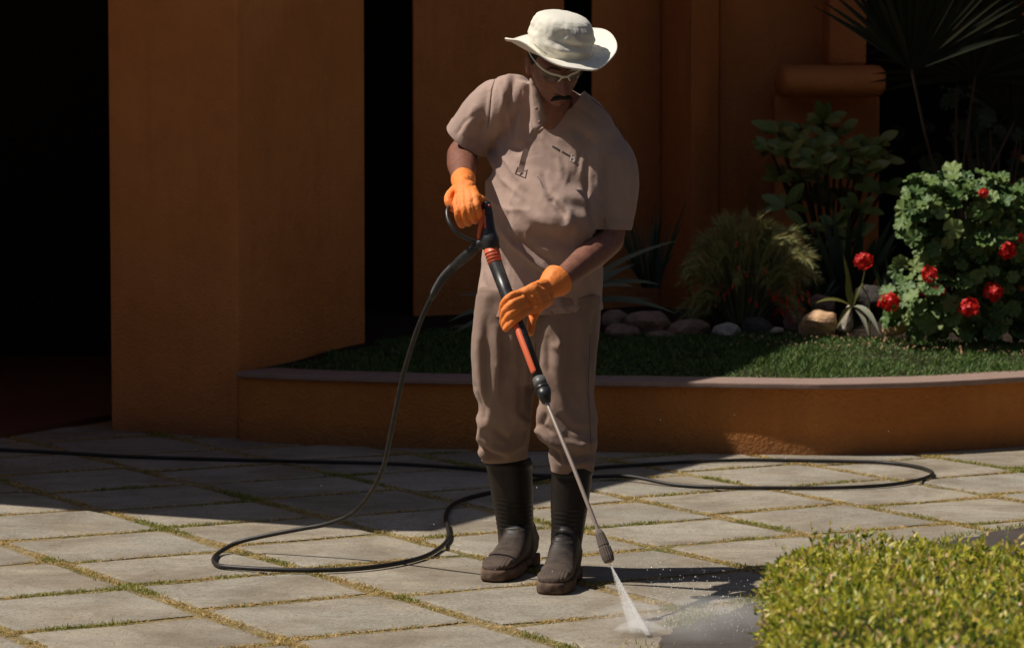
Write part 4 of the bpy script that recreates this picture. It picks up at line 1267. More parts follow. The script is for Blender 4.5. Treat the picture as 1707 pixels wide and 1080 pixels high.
# open the cuff
ce = wc + fdir * 0.082
cut(glv, ce, fdir, rad=0.08)
glv.materials.append(M_glove); glv.shade_smooth()
o = link('glove', glv, man)
sd = o.modifiers.new('s', 'SOLIDIFY'); sd.thickness = 0.0018; sd.offset = -1
# image left: his right hand in the trigger grip
gm = MB()
xs = [(762, 340, 8.84), (773, 338, 8.825), (784, 335, 8.82), (794, 331, 8.825)]
for i_, (x_, y_, d_) in enumerate(xs):
    r0 = 0.0114
    blend_tube(gm, [P(x_ - 1, y_, d_), P(x_ + 1, y_ + 13, d_ - 0.018), P(x_ + 4, y_ + 26, d_ - 0.008), P(x_ + 8, y_ + 35 - i_, d_ + 0.03), P(x_ + 6, y_ + 30, d_ + 0.055)], [r0, r0, 0.0118, 0.011, 0.010])
    gm.add(*tube([P(x_, y_, d_ + 0.004), P(772 + i_ * 3, 312, 8.90)], [0.0145, 0.021], 14))
gm.add(*tube([P(775, 330, 8.88), P(773, 306, 8.95)], [0.026, 0.028], 16))
blend_tube(gm, [P(760, 318, 8.93), P(750, 326, 8.90), P(748, 338, 8.875), P(757, 349, 8.87)], [0.018, 0.0145, 0.0128, 0.011])   # thumb, heel side
blend_tube(gm, [P(794, 328, 8.85), P(803, 333, 8.84), P(809, 338, 8.85)], [0.012, 0.0108, 0.0098])
wd_ = (EL - WR).normalized(); w0 = P(773, 312, 8.945)
gm.add(*tube([w0, w0 + wd_ * 0.03, w0 + wd_ * 0.06, w0 + wd_ * 0.08], [0.032, 0.033, 0.036, 0.0365], 26, dome=False))
glv = union(gm, 0.0026, 3, 0.45, 'glove')
folds(glv, [([(782, 308), (792, 309)], 2, -0.004), ([(752, 330), (758, 322), (764, 320)], 2, -0.004), ([(765, 300), (780, 296)], 4, 0.002), ([(780, 318), (796, 328)], 4, 0.002),
            ([(785, 342), (788, 362)], 1.6, -0.003), ([(777, 345), (779, 368)], 1.6, -0.003), ([(766, 348), (769, 366)], 1.6, -0.003)], True, 0.0011, (28, 28, 28), 7.0, None, 0)
cut(glv, w0 + wd_ * 0.074, wd_, rad=0.06)
glv.materials.append(M_glove); glv.shade_smooth()
o = link('glove', glv, man)
sd = o.modifiers.new('s', 'SOLIDIFY'); sd.thickness = 0.0018; sd.offset = -1

# ================================================================== LANCE
lance = thing('spray_lance', 'black and orange pressure washer lance held by the man in orange gloves', 'pressure washer', P(830, 430, 8.79))
def T(name, pts_, rad, m_, n_=20, par=lance, dome=True, sq=None, sub=0):
    mm = MB(); p_ = smoothpath(pts_, sub) if sub else pts_
    if sub and hasattr(rad, '__len__'):
        rad = [rad[min(int(i / sub), len(rad) - 1)] * (1 - (i / sub) % 1) + rad[min(int(i / sub) + 1, len(rad) - 1)] * ((i / sub) % 1) for i in range(len(p_))]
    mm.add(*tube(p_, rad, n_, True, dome, sq)); return mm.build(name, m_, par, True)
# gun body
gb = MB()
gb.add(*tube(smoothpath([P(811, 342, 8.84), P(813, 365, 8.835), P(815, 390, 8.82), P(818, 408, 8.81)], 4), [0.015, 0.0165, 0.018, 0.019, 0.0195, 0.020, 0.021, 0.0225, 0.0245, 0.026, 0.0275, 0.0275, 0.026], 20))
gb.add(*tube([P(816, 400, 8.81), P(800, 407, 8.815), P(790, 412, 8.82)], [0.02, 0.015, 0.012], 16))
gb.add(*tube([P(803, 405, 8.815), P(821, 412, 8.81)], [0.016, 0.022], 16))
me = union(gb, 0.003, 4, 0.5, 'gun_body'); me.materials.append(M_blackplastic); me.shade_smooth(); link('gun_body', me, lance)
T('trigger_guard', [P(803, 407, 8.815), P(786, 401, 8.81), P(768, 392, 8.81), P(754, 379, 8.815), P(747, 366, 8.83), P(745.5, 352, 8.85), P(750, 343, 8.87)], 0.0062, M_blackplastic, 14, sub=4)
T('trigger', [P(806, 352, 8.825), P(802, 375, 8.815), P(799, 392, 8.815), P(800, 403, 8.815)], [0.006, 0.0075, 0.0075, 0.006], M_orangeplastic, 12, sub=3)
bvg = bvh_of(me)
mm = MB(); mm.add(*strip_on([(808, 360), (808.5, 370), (809, 381)], 0.007, bvg, 0.001, 0.0012, 3)); mm.build('orange_label', M_orangeplastic, lance)
mm = MB(); c = on(815.5, 343, bvg, 0.001); mm.add(*tube([c, c + Vector((0, -0.002, 0))], 0.0042, 12, True, False)); mm.build('button', mat('red_badge', (0.5, 0.08, 0.07), 0.4), lance, True)
# orange collar with finger rings
T('collar', [P(819, 415, 8.808), P(822.5, 427, 8.80), P(826, 441, 8.792)], [0.0225, 0.0215, 0.0205], M_orangeplastic, 24, dome=False)
cr_ = MB()
for yy in (421, 426, 431, 436):
    t_ = (yy - 415) / 26
    a = P(819 + 7 * t_, yy, 8.808 - 0.016 * t_); b = P(819 + 7 * (t_ + 0.06), yy + 1.6, 8.808 - 0.016 * (t_ + 0.06))
    cr_.add(*tube([a, b], 0.0235 - 0.002 * t_, 24, True, False))
cr_.build('grip_ring', mat('dark_red_plastic', (0.42, 0.07, 0.03), 0.5), lance, True, kind='stuff')
LA, LB = P(826, 440, 8.792), P(899, 634, 8.565)
T('barrel', [LA, LA.lerp(LB, 0.25), LA.lerp(LB, 0.55), LB], [0.0205, 0.0195, 0.0178, 0.0165], M_blackplastic, 24, dome=False)
# orange inlay along the front of the barrel
i0_, i1_ = LA.lerp(LB, 0.50), LA.lerp(LB, 0.93)
ax = (LB - LA).normalized(); off_ = (Vector((-0.55, -1, 0)) - ax * Vector((-0.55, -1, 0)).dot(ax)).normalized()
T('orange_inlay', [i0_ + off_ * 0.0095, i1_ + off_ * 0.0080], 0.0115, M_orangeplastic, 14)
T('collar', [P(898, 630, 8.567), P(903, 646, 8.55)], [0.0185, 0.0195], M_greyplastic, 24, dome=False)
T('ring', [P(902.5, 644, 8.552), P(905, 651, 8.544)], [0.0205, 0.0225], M_blackplastic, 24, dome=False)
T('cone', [P(905, 650, 8.545), P(908, 660, 8.535), P(911, 671, 8.525)], [0.0225, 0.019, 0.0125], M_blackplastic, 24, dome=False)
NT = P(1016, 936, 8.30)
T('steel_rod', [P(910, 668, 8.528), P(955, 776, 8.43), P(998, 886, 8.335)], 0.006, M_steel, 14)
nz = MB()
NA = P(997, 882, 8.34)
seq = [(0.0, 0.0065), (0.06, 0.0095), (0.14, 0.0125), (0.5, 0.0155), (0.52, 0.0145), (0.56, 0.0145), (0.58, 0.0168), (0.85, 0.0168), (0.97, 0.0145), (1.0, 0.012)]
p_ = [NA.lerp(NT, t) for t, _ in seq]
v, f = tube(p_, [r_ for _, r_ in seq], 32, True, False)
# knurling
axn = (NT - NA).normalized()
v2 = []
for i_, q in enumerate(v):
    k_ = i_ % 32; c_ = NA + axn * (q - NA).dot(axn)
    v2.append(c_ + (q - c_) * (1.06 if k_ % 2 else 0.97))
nz.add(v2, f); nz.build('nozzle', M_nozzle, lance)
T('nozzle_tip', [NT - axn * 0.004, NT + axn * 0.004], 0.004, M_steel, 12, dome=False)
# hose connector with bend relief
T('hose_connector', [P(795, 411, 8.82), P(780, 424, 8.83), P(765, 437, 8.85)], [0.0135, 0.0155, 0.0150], M_blackplastic, 20, sub=3)
rl = MB(); path = smoothpath([P(766, 436, 8.85), P(752, 449, 8.865), P(738, 464, 8.885), P(727, 481, 8.90), P(719, 497, 8.91)], 6)
rl.add(*tube(path, [0.0145 - 0.006 * (i / (len(path) - 1)) for i in range(len(path))], 18))
p2, fr = frames(path)
for i in range(5, len(p2) - 3):
    t = fr[i][0]; r_ = 0.0145 - 0.006 * (i / (len(p2) - 1)) + 0.0018
    rl.add(*tube([p2[i] - t * 0.0012, p2[i] + t * 0.0012], r_, 18, True, False))
o = rl.build('bend_relief', M_greyplastic, lance, True)
o.data.materials[0] = M_blackplastic

# ================================================================== HOSE
hose_pts = [P(720, 494, 8.91), P(704, 528, 8.93), P(690, 565, 8.96), P(672, 625, 9.02), P(658, 690, 9.08), P(650, 730, 9.13), P(640, 775, 9.20), P(620, 818, 9.29), P(588, 855, 9.39), P(545, 873, 9.46), P(500, 881.5, 9.51), P(440, 893, 9.57), P(395, 904, 9.60)]
def GR(x, y): return G(x, y, 0.0085)
hose_pts += [GR(366, 920), GR(356, 932), GR(364, 942), GR(400, 946), GR(460, 949), GR(530, 950), GR(600, 947), GR(660, 939), GR(705, 928), GR(733, 913), GR(747, 897), GR(747, 880), GR(743, 862), GR(750, 845), GR(775, 831), GR(815, 821),
             GR(850, 812), GR(890, 800), GR(935, 790), GR(990, 780), GR(1060, 775), GR(1150, 769.5), GR(1250, 766.5), GR(1340, 767.5), GR(1420, 769), GR(1480, 771), GR(1525, 777), GR(1551, 785), GR(1552, 792), GR(1530, 800), GR(1480, 808),
             GR(1400, 812.5), GR(1300, 813), GR(1200, 812), GR(1120, 807), GR(1050, 799), GR(985, 794), GR(920, 792.5), GR(860, 790), GR(800, 782), GR(730, 777), GR(640, 772), GR(540, 769.5), GR(430, 767), GR(320, 764), GR(200, 760), GR(90, 753.5), GR(0, 749), GR(-120, 742)]
hose_pts[-14].z += 0.012
mm = MB(); mm.add(*tube(smoothpath(hose_pts, 5), 0.0074, 12))
o = mm.build('hose', M_hose, None, True)
tag(o, 'long black rubber hose looping over the grey paving from the lance', 'hose')

# ================================================================== WATER
spray = thing('water_spray', 'white fan of water and mist shooting from the lance nozzle onto the paving', 'water spray', G(1066, 1054))
def vol(name, dens, col=(0.99, 0.985, 0.98), scale=60, an=0.0, stretch=None, lo=0.3):
    m = bpy.data.materials.new(name); m.use_nodes = True; t = m.node_tree
    t.nodes.remove(t.nodes['Principled BSDF'])
    v_ = t.nodes.new('ShaderNodeVolumePrincipled'); v_.inputs['Color'].default_value = (*col, 1); v_.inputs['Anisotropy'].default_value = an
    tc = t.nodes.new('ShaderNodeTexCoord'); mp = t.nodes.new('ShaderNodeMapping'); nz_ = t.nodes.new('ShaderNodeTexNoise')
    if stretch: mp.inputs['Scale'].default_value = stretch
    nz_.inputs['Scale'].default_value = scale; nz_.inputs['Detail'].default_value = 2
    rp = t.nodes.new('ShaderNodeMapRange'); rp.inputs['From Min'].default_value = lo; rp.inputs['From Max'].default_value = 0.75
    rp.inputs['To Min'].default_value = 0.0; rp.inputs['To Max'].default_value = dens
    t.links.new(tc.outputs['Object'], mp.inputs[0]); t.links.new(mp.outputs[0], nz_.inputs['Vector']); t.links.new(nz_.outputs['Fac'], rp.inputs['Value'])
    t.links.new(rp.outputs[0], v_.inputs['Density']); t.links.new(v_.outputs[0], t.nodes['Material Output'].inputs['Volume'])
    return m
# fan: flat cone from the nozzle to the ground
g0, g1 = G(1049, 1051, 0.002), G(1084, 1059, 0.002)
tip = NT + axn * 0.006
axf = ((g0 + g1) / 2 - tip)
rings = []
for t in np.linspace(0, 1, 9):
    c = tip + axf * t; u = (g1 - g0) / 2 * (0.06 + 0.94 * t); wv = Vector((0.1, 1, 0)).normalized() * (0.004 + 0.010 * t)
    if t == 1: c = c + Vector((0, 0, 0.012))
    rings.append(ell(c, u, wv, 24))
mm = MB(); mm.add(*loft(rings)); o = mm.build('water_fan', vol('water_fan_volume', 75, scale=26, stretch=(1.6, 1.6, 0.25), lo=0.12), spray, kind='stuff'); outward(o.data)
k = 1400
t0_ = rng.random(k) ** 0.8; a_ = np.clip(rng.beta(1.6, 1.1, k), 0, 1)
tipn, g0n, g1n = np.array(tip), np.array(g0), np.array(g1)
ends = g0n[None] + (g1n - g0n)[None] * a_[:, None] + rng.normal(0, 0.007, (k, 3)) * np.array([[1, 1, 0]])
ln = rng.uniform(0.006, 0.03, k); t1_ = np.clip(t0_ + ln, 0, 0.99)
A_ = tipn[None] + (ends - tipn[None]) * t0_[:, None]; B_ = tipn[None] + (ends - tipn[None]) * t1_[:, None]
M_water = mat('white_water', (0.95, 0.94, 0.93), 0.7, 0.1)
wt = M_water.node_tree; tl = wt.nodes.new('ShaderNodeBsdfTranslucent'); tl.inputs[0].default_value = (0.95, 0.95, 0.95, 1); mxs = wt.nodes.new('ShaderNodeMixShader'); mxs.inputs[0].default_value = 0.5
wt.links.new(wt.nodes['Principled BSDF'].outputs[0], mxs.inputs[1]); wt.links.new(tl.outputs[0], mxs.inputs[2]); wt.links.new(mxs.outputs[0], wt.nodes['Material Output'].inputs['Surface'])
wdt = rng.uniform(0.0003, 0.0006, k)[:, None]
sv = np.array([[1.0, 0, 0]]); dv = np.array([[0, 1.0, 0]])
M_ = (A_ + B_) / 2
V = np.stack([A_, M_ + sv * wdt, M_ + dv * wdt, M_ - sv * wdt, M_ - dv * wdt, B_], 1).reshape(-1, 3)
b = np.arange(k)[:, None] * 6
F = np.concatenate([b + [0, 2, 1], b + [0, 3, 2], b + [0, 4, 3], b + [0, 1, 4], b + [5, 1, 2], b + [5, 2, 3], b + [5, 3, 4], b + [5, 4, 1]], 1).reshape(-1, 3)
link('water_streak', mesh_np('water_streak', V, F, M_water), spray, 'stuff')
# brighter core on the right side of the fan
rings = []
for t in np.linspace(0, 1, 7):
    c = tip + (g1 + Vector((-0.006, 0, 0.002)) - tip) * t; rings.append(ell(c, Vector((0.0022 + 0.006 * t, 0, 0)), Vector((0, 0.004 + 0.004 * t, 0)), 12))
mm = MB(); mm.add(*loft(rings)); o = mm.build('water_core', vol('water_core_volume', 160, scale=40, lo=0.1), spray, kind='stuff'); outward(o.data)
# low mist rolling off to the right
M_mist = vol('mist_volume', 2.6, scale=5.5, lo=0.36)
mc = G(1160, 1052)
v, f = uvsphere(mc + Vector((0.02, -0.02, 0.02)), (0.34, 0.24, 0.075), None, 32, 16)
v = [Vector((p.x, p.y, max(p.z, 0.009))) for p in v]
mm = MB(); mm.add(v, f); mm.build('mist', M_mist, spray, kind='stuff')
v, f = uvsphere((g0 + g1) / 2, (0.075, 0.055, 0.035), None, 24, 12)
v = [Vector((p.x, p.y, max(p.z, 0.010))) for p in v]
mm = MB(); mm.add(v, f); mm.build('splash', vol('splash_volume', 22, scale=30, lo=0.3), spray, kind='stuff')
# droplets
M_drop = mat('water_droplet', (0.9, 0.9, 0.9), 0.15, 0.8)
k = 420
base = np.array((g0 + g1) / 2)[None]
rr = np.abs(rng.normal(0, 0.26, k)) + 0.02; aa = rng.uniform(-0.9, 1.3, k)
q = base + np.stack([rr * np.cos(aa), rr * np.sin(aa) * 0.9, np.abs(rng.normal(0, 0.07, k)) + 0.012], 1)
q2 = base + np.stack([rng.normal(0.05, 0.38, 50), rng.normal(0.5, 0.45, 50), np.abs(rng.normal(0.1, 0.25, 50)) + 0.02], 1)
q = np.concatenate([q, q2]); k = len(q)
sz = rng.uniform(0.0006, 0.0014, k)
octv = np.array([(1, 0, 0), (-1, 0, 0), (0, 1, 0), (0, -1, 0), (0, 0, 1.8), (0, 0, -1.8)])
octf = np.array([(0, 2, 4), (2, 1, 4), (1, 3, 4), (3, 0, 4), (2, 0, 5), (1, 2, 5), (3, 1, 5), (0, 3, 5)])
V = (q[:, None] + octv[None] * sz[:, None, None]).reshape(-1, 3); F = (np.arange(k)[:, None, None] * 6 + octf[None]).reshape(-1, 3)
link('droplet', mesh_np('droplet', V, F, M_drop), spray, 'stuff')

# ================================================================== HEDGE
hedge = thing('hedge', 'clipped yellow green hedge in the near right corner', 'hedge', (1.35, 5.9, 0))
HX0, HX1, HY0, HY1, HZ = 0.558, 2.6, 4.4, 6.78, 0.455
def hedge_surf(n_):
    """points and normals on a rounded box"""
    out_p, out_n = [], []
    areas = [('top', (HX1 - HX0) * (HY1 - HY0)), ('left', (HY1 - HY0) * HZ), ('back', (HX1 - HX0) * HZ), ('front', (HX1 - HX0) * HZ * 0.6)]
    tot = sum(a for _, a in areas)
    for nm_, a in areas:
        k = int(n_ * a / tot)
        u = rng.random(k); w = rng.random(k)
        if nm_ == 'top': p = np.stack([HX0 + u * (HX1 - HX0), HY0 + w * (HY1 - HY0), np.full(k, HZ)], 1); n3 = (0, 0, 1)
        elif nm_ == 'left': p = np.stack([np.full(k, HX0), HY0 + w * (HY1 - HY0), u * HZ], 1); n3 = (-1, 0, 0)
        elif nm_ == 'back': p = np.stack([HX0 + u * (HX1 - HX0), np.full(k, HY1), w * HZ], 1); n3 = (0, 1, 0)
        else: p = np.stack([HX0 + u * (HX1 - HX0), np.full(k, HY0), HZ * (0.4 + 0.6 * w)], 1); n3 = (0, -1, 0)
        out_p.append(p); out_n.append(np.tile(np.array(n3, float), (k, 1)))
    p = np.concatenate(out_p); nn = np.concatenate(out_n)
    # round the edges
    r_ = 0.12
    c = np.stack([np.clip(p[:, 0], HX0 + r_, HX1 - r_), np.clip(p[:, 1], HY0 + r_, HY1 - r_), np.minimum(p[:, 2], HZ - r_)], 1)
    d = p - c; L = np.linalg.norm(d, axis=1); m_ = L > 1e-6
    nn[m_] = d[m_] / L[m_][:, None]; p[m_] = c[m_] + nn[m_] * r_
    x_, y_ = p[:, 0].copy(), p[:, 1].copy()
    p[:, 0] = x_ + 0.035 + (y_ - HY1) * 0.085
    p[:, 1] = y_ - (x_ - HX0) * 0.42 * np.clip((y_ - HY0) / (HY1 - HY0), 0, 1)
    return p, nn
def leafset(p, dirs, up, length, width, name, mt, parent, fold=0.25, curl=0.15):
    """small folded leaves: each 6 verts 4 tris, one island"""
    k = len(p)
    d = dirs / np.linalg.norm(dirs, axis=1)[:, None]
    s_ = np.cross(d, up); s_ /= (np.linalg.norm(s_, axis=1)[:, None] + 1e-9)
    w_ = np.cross(s_, d)
    L = length[:, None]; Wd = width[:, None]
    v0 = p; v1 = p + d * L * 0.45 + s_ * Wd * 0.5 + w_ * Wd * fold; v2 = p + d * L * 0.45 - s_ * Wd * 0.5 + w_ * Wd * fold
    v3 = p + d * L * 0.5; v4 = p + d * L - w_ * L * curl
    V = np.stack([v0, v1, v2, v3, v4], 1).reshape(-1, 3)
    b = np.arange(k)[:, None] * 5
    F = np.concatenate([b + [0, 3, 1], b + [0, 2, 3], b + [1, 3, 4], b + [3, 2, 4]], 1).reshape(-1, 3)
    return link(name, mesh_np(name, V, F, mt, False), parent, 'stuff')
k = 72000
p, nn = hedge_surf(k); k = len(p)
bumpy = nfield(p[:, 0] * 1.0 + p[:, 2], p[:, 1] + p[:, 2], 4.0, 2.0) * 0.045 + nfield(p[:, 0], p[:, 1] + p[:, 2], 17.0, 4.0) * 0.02
depth = -np.abs(rng.normal(0, 0.026, k)) + bumpy + 0.008
p = p + nn * depth[:, None]
dirs = nn * rng.uniform(0.1, 1.1, k)[:, None] + rng.normal(0, 0.55, (k, 3)) + np.array([0, 0, 0.35])[None]
up = nn + rng.normal(0, 0.6, (k, 3))
leafset(p, dirs, up, rng.uniform(0.010, 0.026, k), rng.uniform(0.0055, 0.0105, k), 'foliage', M_hedge, hedge)
kk = 900
p2_, n2_ = hedge_surf(kk * 3); sel_ = rng.permutation(len(p2_))[:kk]
p2_, n2_ = p2_[sel_], n2_[sel_]
pr = np.repeat(p2_, 7, 0) + np.repeat(n2_, 7, 0) * np.tile(np.linspace(0, 0.035, 7), len(p2_))[:, None]
k = len(pr)
leafset(pr, np.repeat(n2_, 7, 0) * 0.7 + rng.normal(0, 0.6, (k, 3)), rng.normal(0, 1, (k, 3)), rng.uniform(0.012, 0.022, k), rng.uniform(0.006, 0.009, k), 'sprig', M_hedge, hedge)
hb = MB(); hb.add(*prism([Vector((HX0 + 0.035 + 0.07 - 0.19, HY0 + 0.07, 0)), Vector((HX1 - 0.26, HY0 + 0.07, 0)), Vector((HX1 - 0.07, HY1 - 0.07 - (HX1 - HX0) * 0.42, 0)), Vector((HX0 + 0.105, HY1 - 0.11, 0))], 0.0, HZ - 0.07))
M_hcore = mat('hedge_dark_core', (0.035, 0.045, 0.012), 0.9, 0.1)
o = hb.build('dark_core', M_hcore, hedge)  # solid dark block, painted shade behind the hedge leaves

# ================================================================== GARDEN
def B2M(px, py, d): return P(px, py, d)
# rocks -----------------------------------------------------------
def rock(px, py, wpx, hpx, d, m_, label, seed, tilt=0, taper=0.0, blocky=0.0):
    r = random.Random(seed)
    c = P(px, py, d); sc = d / FPX
    rx, rz = wpx * sc / 2, hpx * sc / 2
    bm = bmesh.new(); bmesh.ops.create_icosphere(bm, subdivisions=3, radius=1)
    off = Vector((r.uniform(0, 50), r.uniform(0, 50), 0))
    planes = [(Vector((r.gauss(0, 1), r.gauss(0, 1), r.gauss(0, 1))).normalized(), r.uniform(0.62, 0.9)) for _ in range(11)]
    for v_ in bm.verts:
        q = v_.co.copy()
        for n_, dd in planes:
            e = q.dot(n_) - dd
            if e > 0: q -= n_ * e * 0.85
        q *= 1 + 0.10 * mnoise.noise(q * 2.2 + off) + 0.035 * mnoise.noise(q * 7 + off)
        v_.co = q
    mx = [max(abs(v_.co[i]) for v_ in bm.verts) for i in range(3)]
    for v_ in bm.verts: v_.co = Vector((v_.co.x / mx[0] * rx, v_.co.y / mx[1] * min(rx, 0.16) * 0.9, v_.co.z / mx[2] * rz))
    for v_ in bm.verts:
        if taper: v_.co.x *= 1 - taper * (v_.co.z / rz * 0.5 + 0.5)
        if blocky:
            m_q = max(abs(v_.co.x) / rx, abs(v_.co.z) / rz, 0.3)
            L_ = math.hypot(v_.co.x / rx, v_.co.z / rz)
            f_ = 1 + blocky * (L_ / m_q - 1) * (m_q > 0.31)
            v_.co.x *= f_; v_.co.z *= f_
    bmesh.ops.rotate(bm, verts=bm.verts, cent=(0, 0, 0), matrix=Matrix.Rotation(R(tilt), 3, 'Y'))
    me = bpy.data.meshes.new('rock'); bm.to_mesh(me); bm.free(); me.materials.append(m_)
    o = bpy.data.objects.new('rock', me); COL.objects.link(o); o.location = c
    tag(o, label, 'rock', 'rocks edging the lawn')
rock(1028, 533, 52, 35, 14.25, M_rock1, 'small rounded brown rock directly right of the man at lawn edge', 1)
rock(1034, 553, 68, 30, 14.1, M_rock1, 'flat pale brown rock in front, nearest the man at lawn edge', 2)
rock(1080, 540, 84, 49, 14.2, M_rock1, 'big domed brown rock between the man and the needle shrub', 3)
rock(1098, 562, 64, 23, 14.08, M_rock1, 'low brown rock in the grass before the big domed brown rock', 4)
rock(1148, 549, 75, 37, 14.15, M_rock1, 'wide dark brown rock left under the needle shrub', 5)
rock(1210, 552, 52, 30, 14.1, M_rock3, 'small pale grey rock under the needle shrub', 6)
rock(1262, 548, 55, 39, 14.15, M_rock4, 'blackish rough rock under the right side of the needle shrub', 7)
rock(1296, 551, 25, 14, 14.0, M_rock3, 'tiny pale pebble left of the bright orange rock', 8)
rock(1322, 540, 41, 53, 14.3, M_rock1, 'dark reddish upright rock touching the bright orange rock', 9)
rock(1363, 541, 68, 49, 14.0, M_rock2, 'bright sunlit orange block of rock at the lawn edge', 10, 4, 0.08, 0.5)
rock(1411, 535, 39, 60, 14.0, M_rock3, 'pale pointed rock under the strappy plant', 11, 10, 0.75)
rock(1492, 546, 46, 26, 13.95, M_rock2, 'small oval tan rock at the foot of the geranium bush', 12, -12)
rock(1372, 508, 52, 39, 14.6, M_rock1, 'dull brown rock behind the bright orange rock', 13)
rock(1450, 500, 68, 51, 14.65, M_rock4, 'large dark rock behind the strappy plant', 14)
rock(1536, 545, 23, 35, 14.0, M_rock3, 'small grey upright stone below the geranium bush', 15)
rock(1300, 568, 32, 16, 13.98, M_rock4, 'flat dark stone in the grass left of the orange rock', 16)
rock(772, 548, 46, 14, 14.4, M_rock1, 'flat reddish rock left of the man at lawn edge', 17)
rock(1568, 552, 34, 19, 13.95, M_rock3, 'pale flat stone under the right of the geranium bush', 18)

def strap(base, tip, width, parent, m_, droop=0.05, name='leaf', th=0.003, bend=None, seg=9, taper=0.5, n_side=None):
    """a long tapering channelled leaf"""
    base, tip = Vector(base), Vector(tip)
    mid = (base + tip) / 2 + (bend or Vector((0, 0, droop)))
    path = [base * (1 - t) ** 2 + mid * 2 * t * (1 - t) + tip * t * t for t in np.linspace(0, 1, seg)]
    v, f = [], []
    p2, fr = frames(path)
    view = n_side or Vector((0.1, -0.55, 0.8))
    for i, (p, (t_, u, w)) in enumerate(zip(p2, fr)):
        t = i / (seg - 1)
        ww = width / 2 * (0.45 + 0.55 * min(1, t / 0.35)) * (1 - max(0, (t - taper) / (1 - taper)) ** 1.6) + 0.0008
        side = t_.cross(view).normalized(); up_ = side.cross(t_).normalized()
        v += [p - side * ww + up_ * ww * 0.35, p, p + side * ww + up_ * ww * 0.35]
    for i in range(seg - 1):
        a = i * 3; f += [(a, a + 1, a + 4, a + 3), (a + 1, a + 2, a + 5, a + 4)]
    o = link(name, mesh(name, v, f, m_, True), parent)
    return o
# strap-leaved clump behind the man
ag = thing('agave', 'grey green strap leaved plant half hidden behind the man', 'plant', P(905, 545, 14.6))
b0 = P(915, 520, 14.6)
for (tx, ty, td, wd, bz) in ((1132, 401, 14.3, 0.05, 0.10), (1056, 478, 14.1, 0.075, 0.09), (1100, 474, 14.4, 0.055, 0.12), (1130, 524, 14.2, 0.05, 0.12), (1088, 500, 14.5, 0.05, 0.05), (1060, 440, 14.9, 0.05, 0.05), (762, 492, 14.4, 0.04, 0.06), (748, 536, 14.3, 0.045, 0.10), (742, 566, 14.2, 0.04, 0.12), (800, 440, 14.7, 0.045, 0.02), (1000, 380, 14.9, 0.05, 0.0)):
    strap(b0 + Vector((random.uniform(-.04, .04), random.uniform(-.04, .04), 0)), P(tx, ty, td), wd, ag, M_strap, bz, taper=0.45)
# thin dark grassy clump above it
gcl = thing('grass_clump', 'thin dark grassy blades against the wall right of the man', 'plant', P(1085, 470, 15.0))
for i in range(34):
    a = random.uniform(-1, 1)
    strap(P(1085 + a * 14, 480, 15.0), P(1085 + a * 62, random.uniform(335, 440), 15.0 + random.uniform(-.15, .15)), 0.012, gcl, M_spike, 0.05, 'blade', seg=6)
# dark sword-leaved plant between the shrubs
sw = thing('sword_plant', 'dark sword leaved plant below the broad leaved shrub', 'plant', P(1410, 520, 15.0))
for i in range(36):
    a = random.uniform(-1, 1)
    strap(P(1410 + a * 20, 520, 15.0), P(1410 + a * 105, random.uniform(330, 450) + abs(a) * 30, 15.0 + random.uniform(-.25, .2)), 0.035, sw, M_spike, 0.06, 'leaf', seg=7)
# low dark ground plants filling the bed between the shrubs
for (gx_, gy_, gd_, lab_) in ((1180, 520, 14.9, 'low dark grassy tuft behind the needle shrub'), (1345, 500, 14.85, 'low dark grassy tuft between the needle shrub and the sword leaved plant'), (1490, 500, 14.8, 'low dark grassy tuft left behind the geranium bush')):
    tf = thing('grass_tuft', lab_, 'plant', P(gx_, gy_ + 30, gd_))
    for i in range(30):
        a = random.uniform(-1, 1)
        strap(P(gx_ + a * 22, gy_ + 28, gd_ + random.uniform(-.1, .1)), P(gx_ + a * 62, gy_ - random.uniform(10, 90) + abs(a) * 40, gd_ + random.uniform(-.2, .1)), 0.02, tf, M_spike, 0.05, 'blade', seg=6)
# small strappy plant in the sun
sp_ = thing('strappy_plant', 'small pale strap leaved plant beside the bright orange rock', 'plant', P(1424, 540, 13.95))
c = P(1421, 512, 13.95)
strap(c, P(1406, 425, 13.95), 0.022, sp_, M_olive, 0.02); strap(c + Vector((-.005, 0, 0)), P(1410, 465, 13.97), 0.034, sp_, M_olive, 0.0)
strap(c, P(1440, 472, 13.9), 0.014, sp_, M_olive, 0.03); strap(c, P(1360, 505, 13.85), 0.022, sp_, M_olive, 0.05)
strap(c, P(1466, 556, 13.8), 0.034, sp_, M_pale, 0.08); strap(c + Vector((.01, 0, -.01)), P(1448, 560, 13.85), 0.024, sp_, M_pale, 0.06)
strap(c, P(1395, 548, 13.85), 0.02, sp_, M_olive, 0.05)
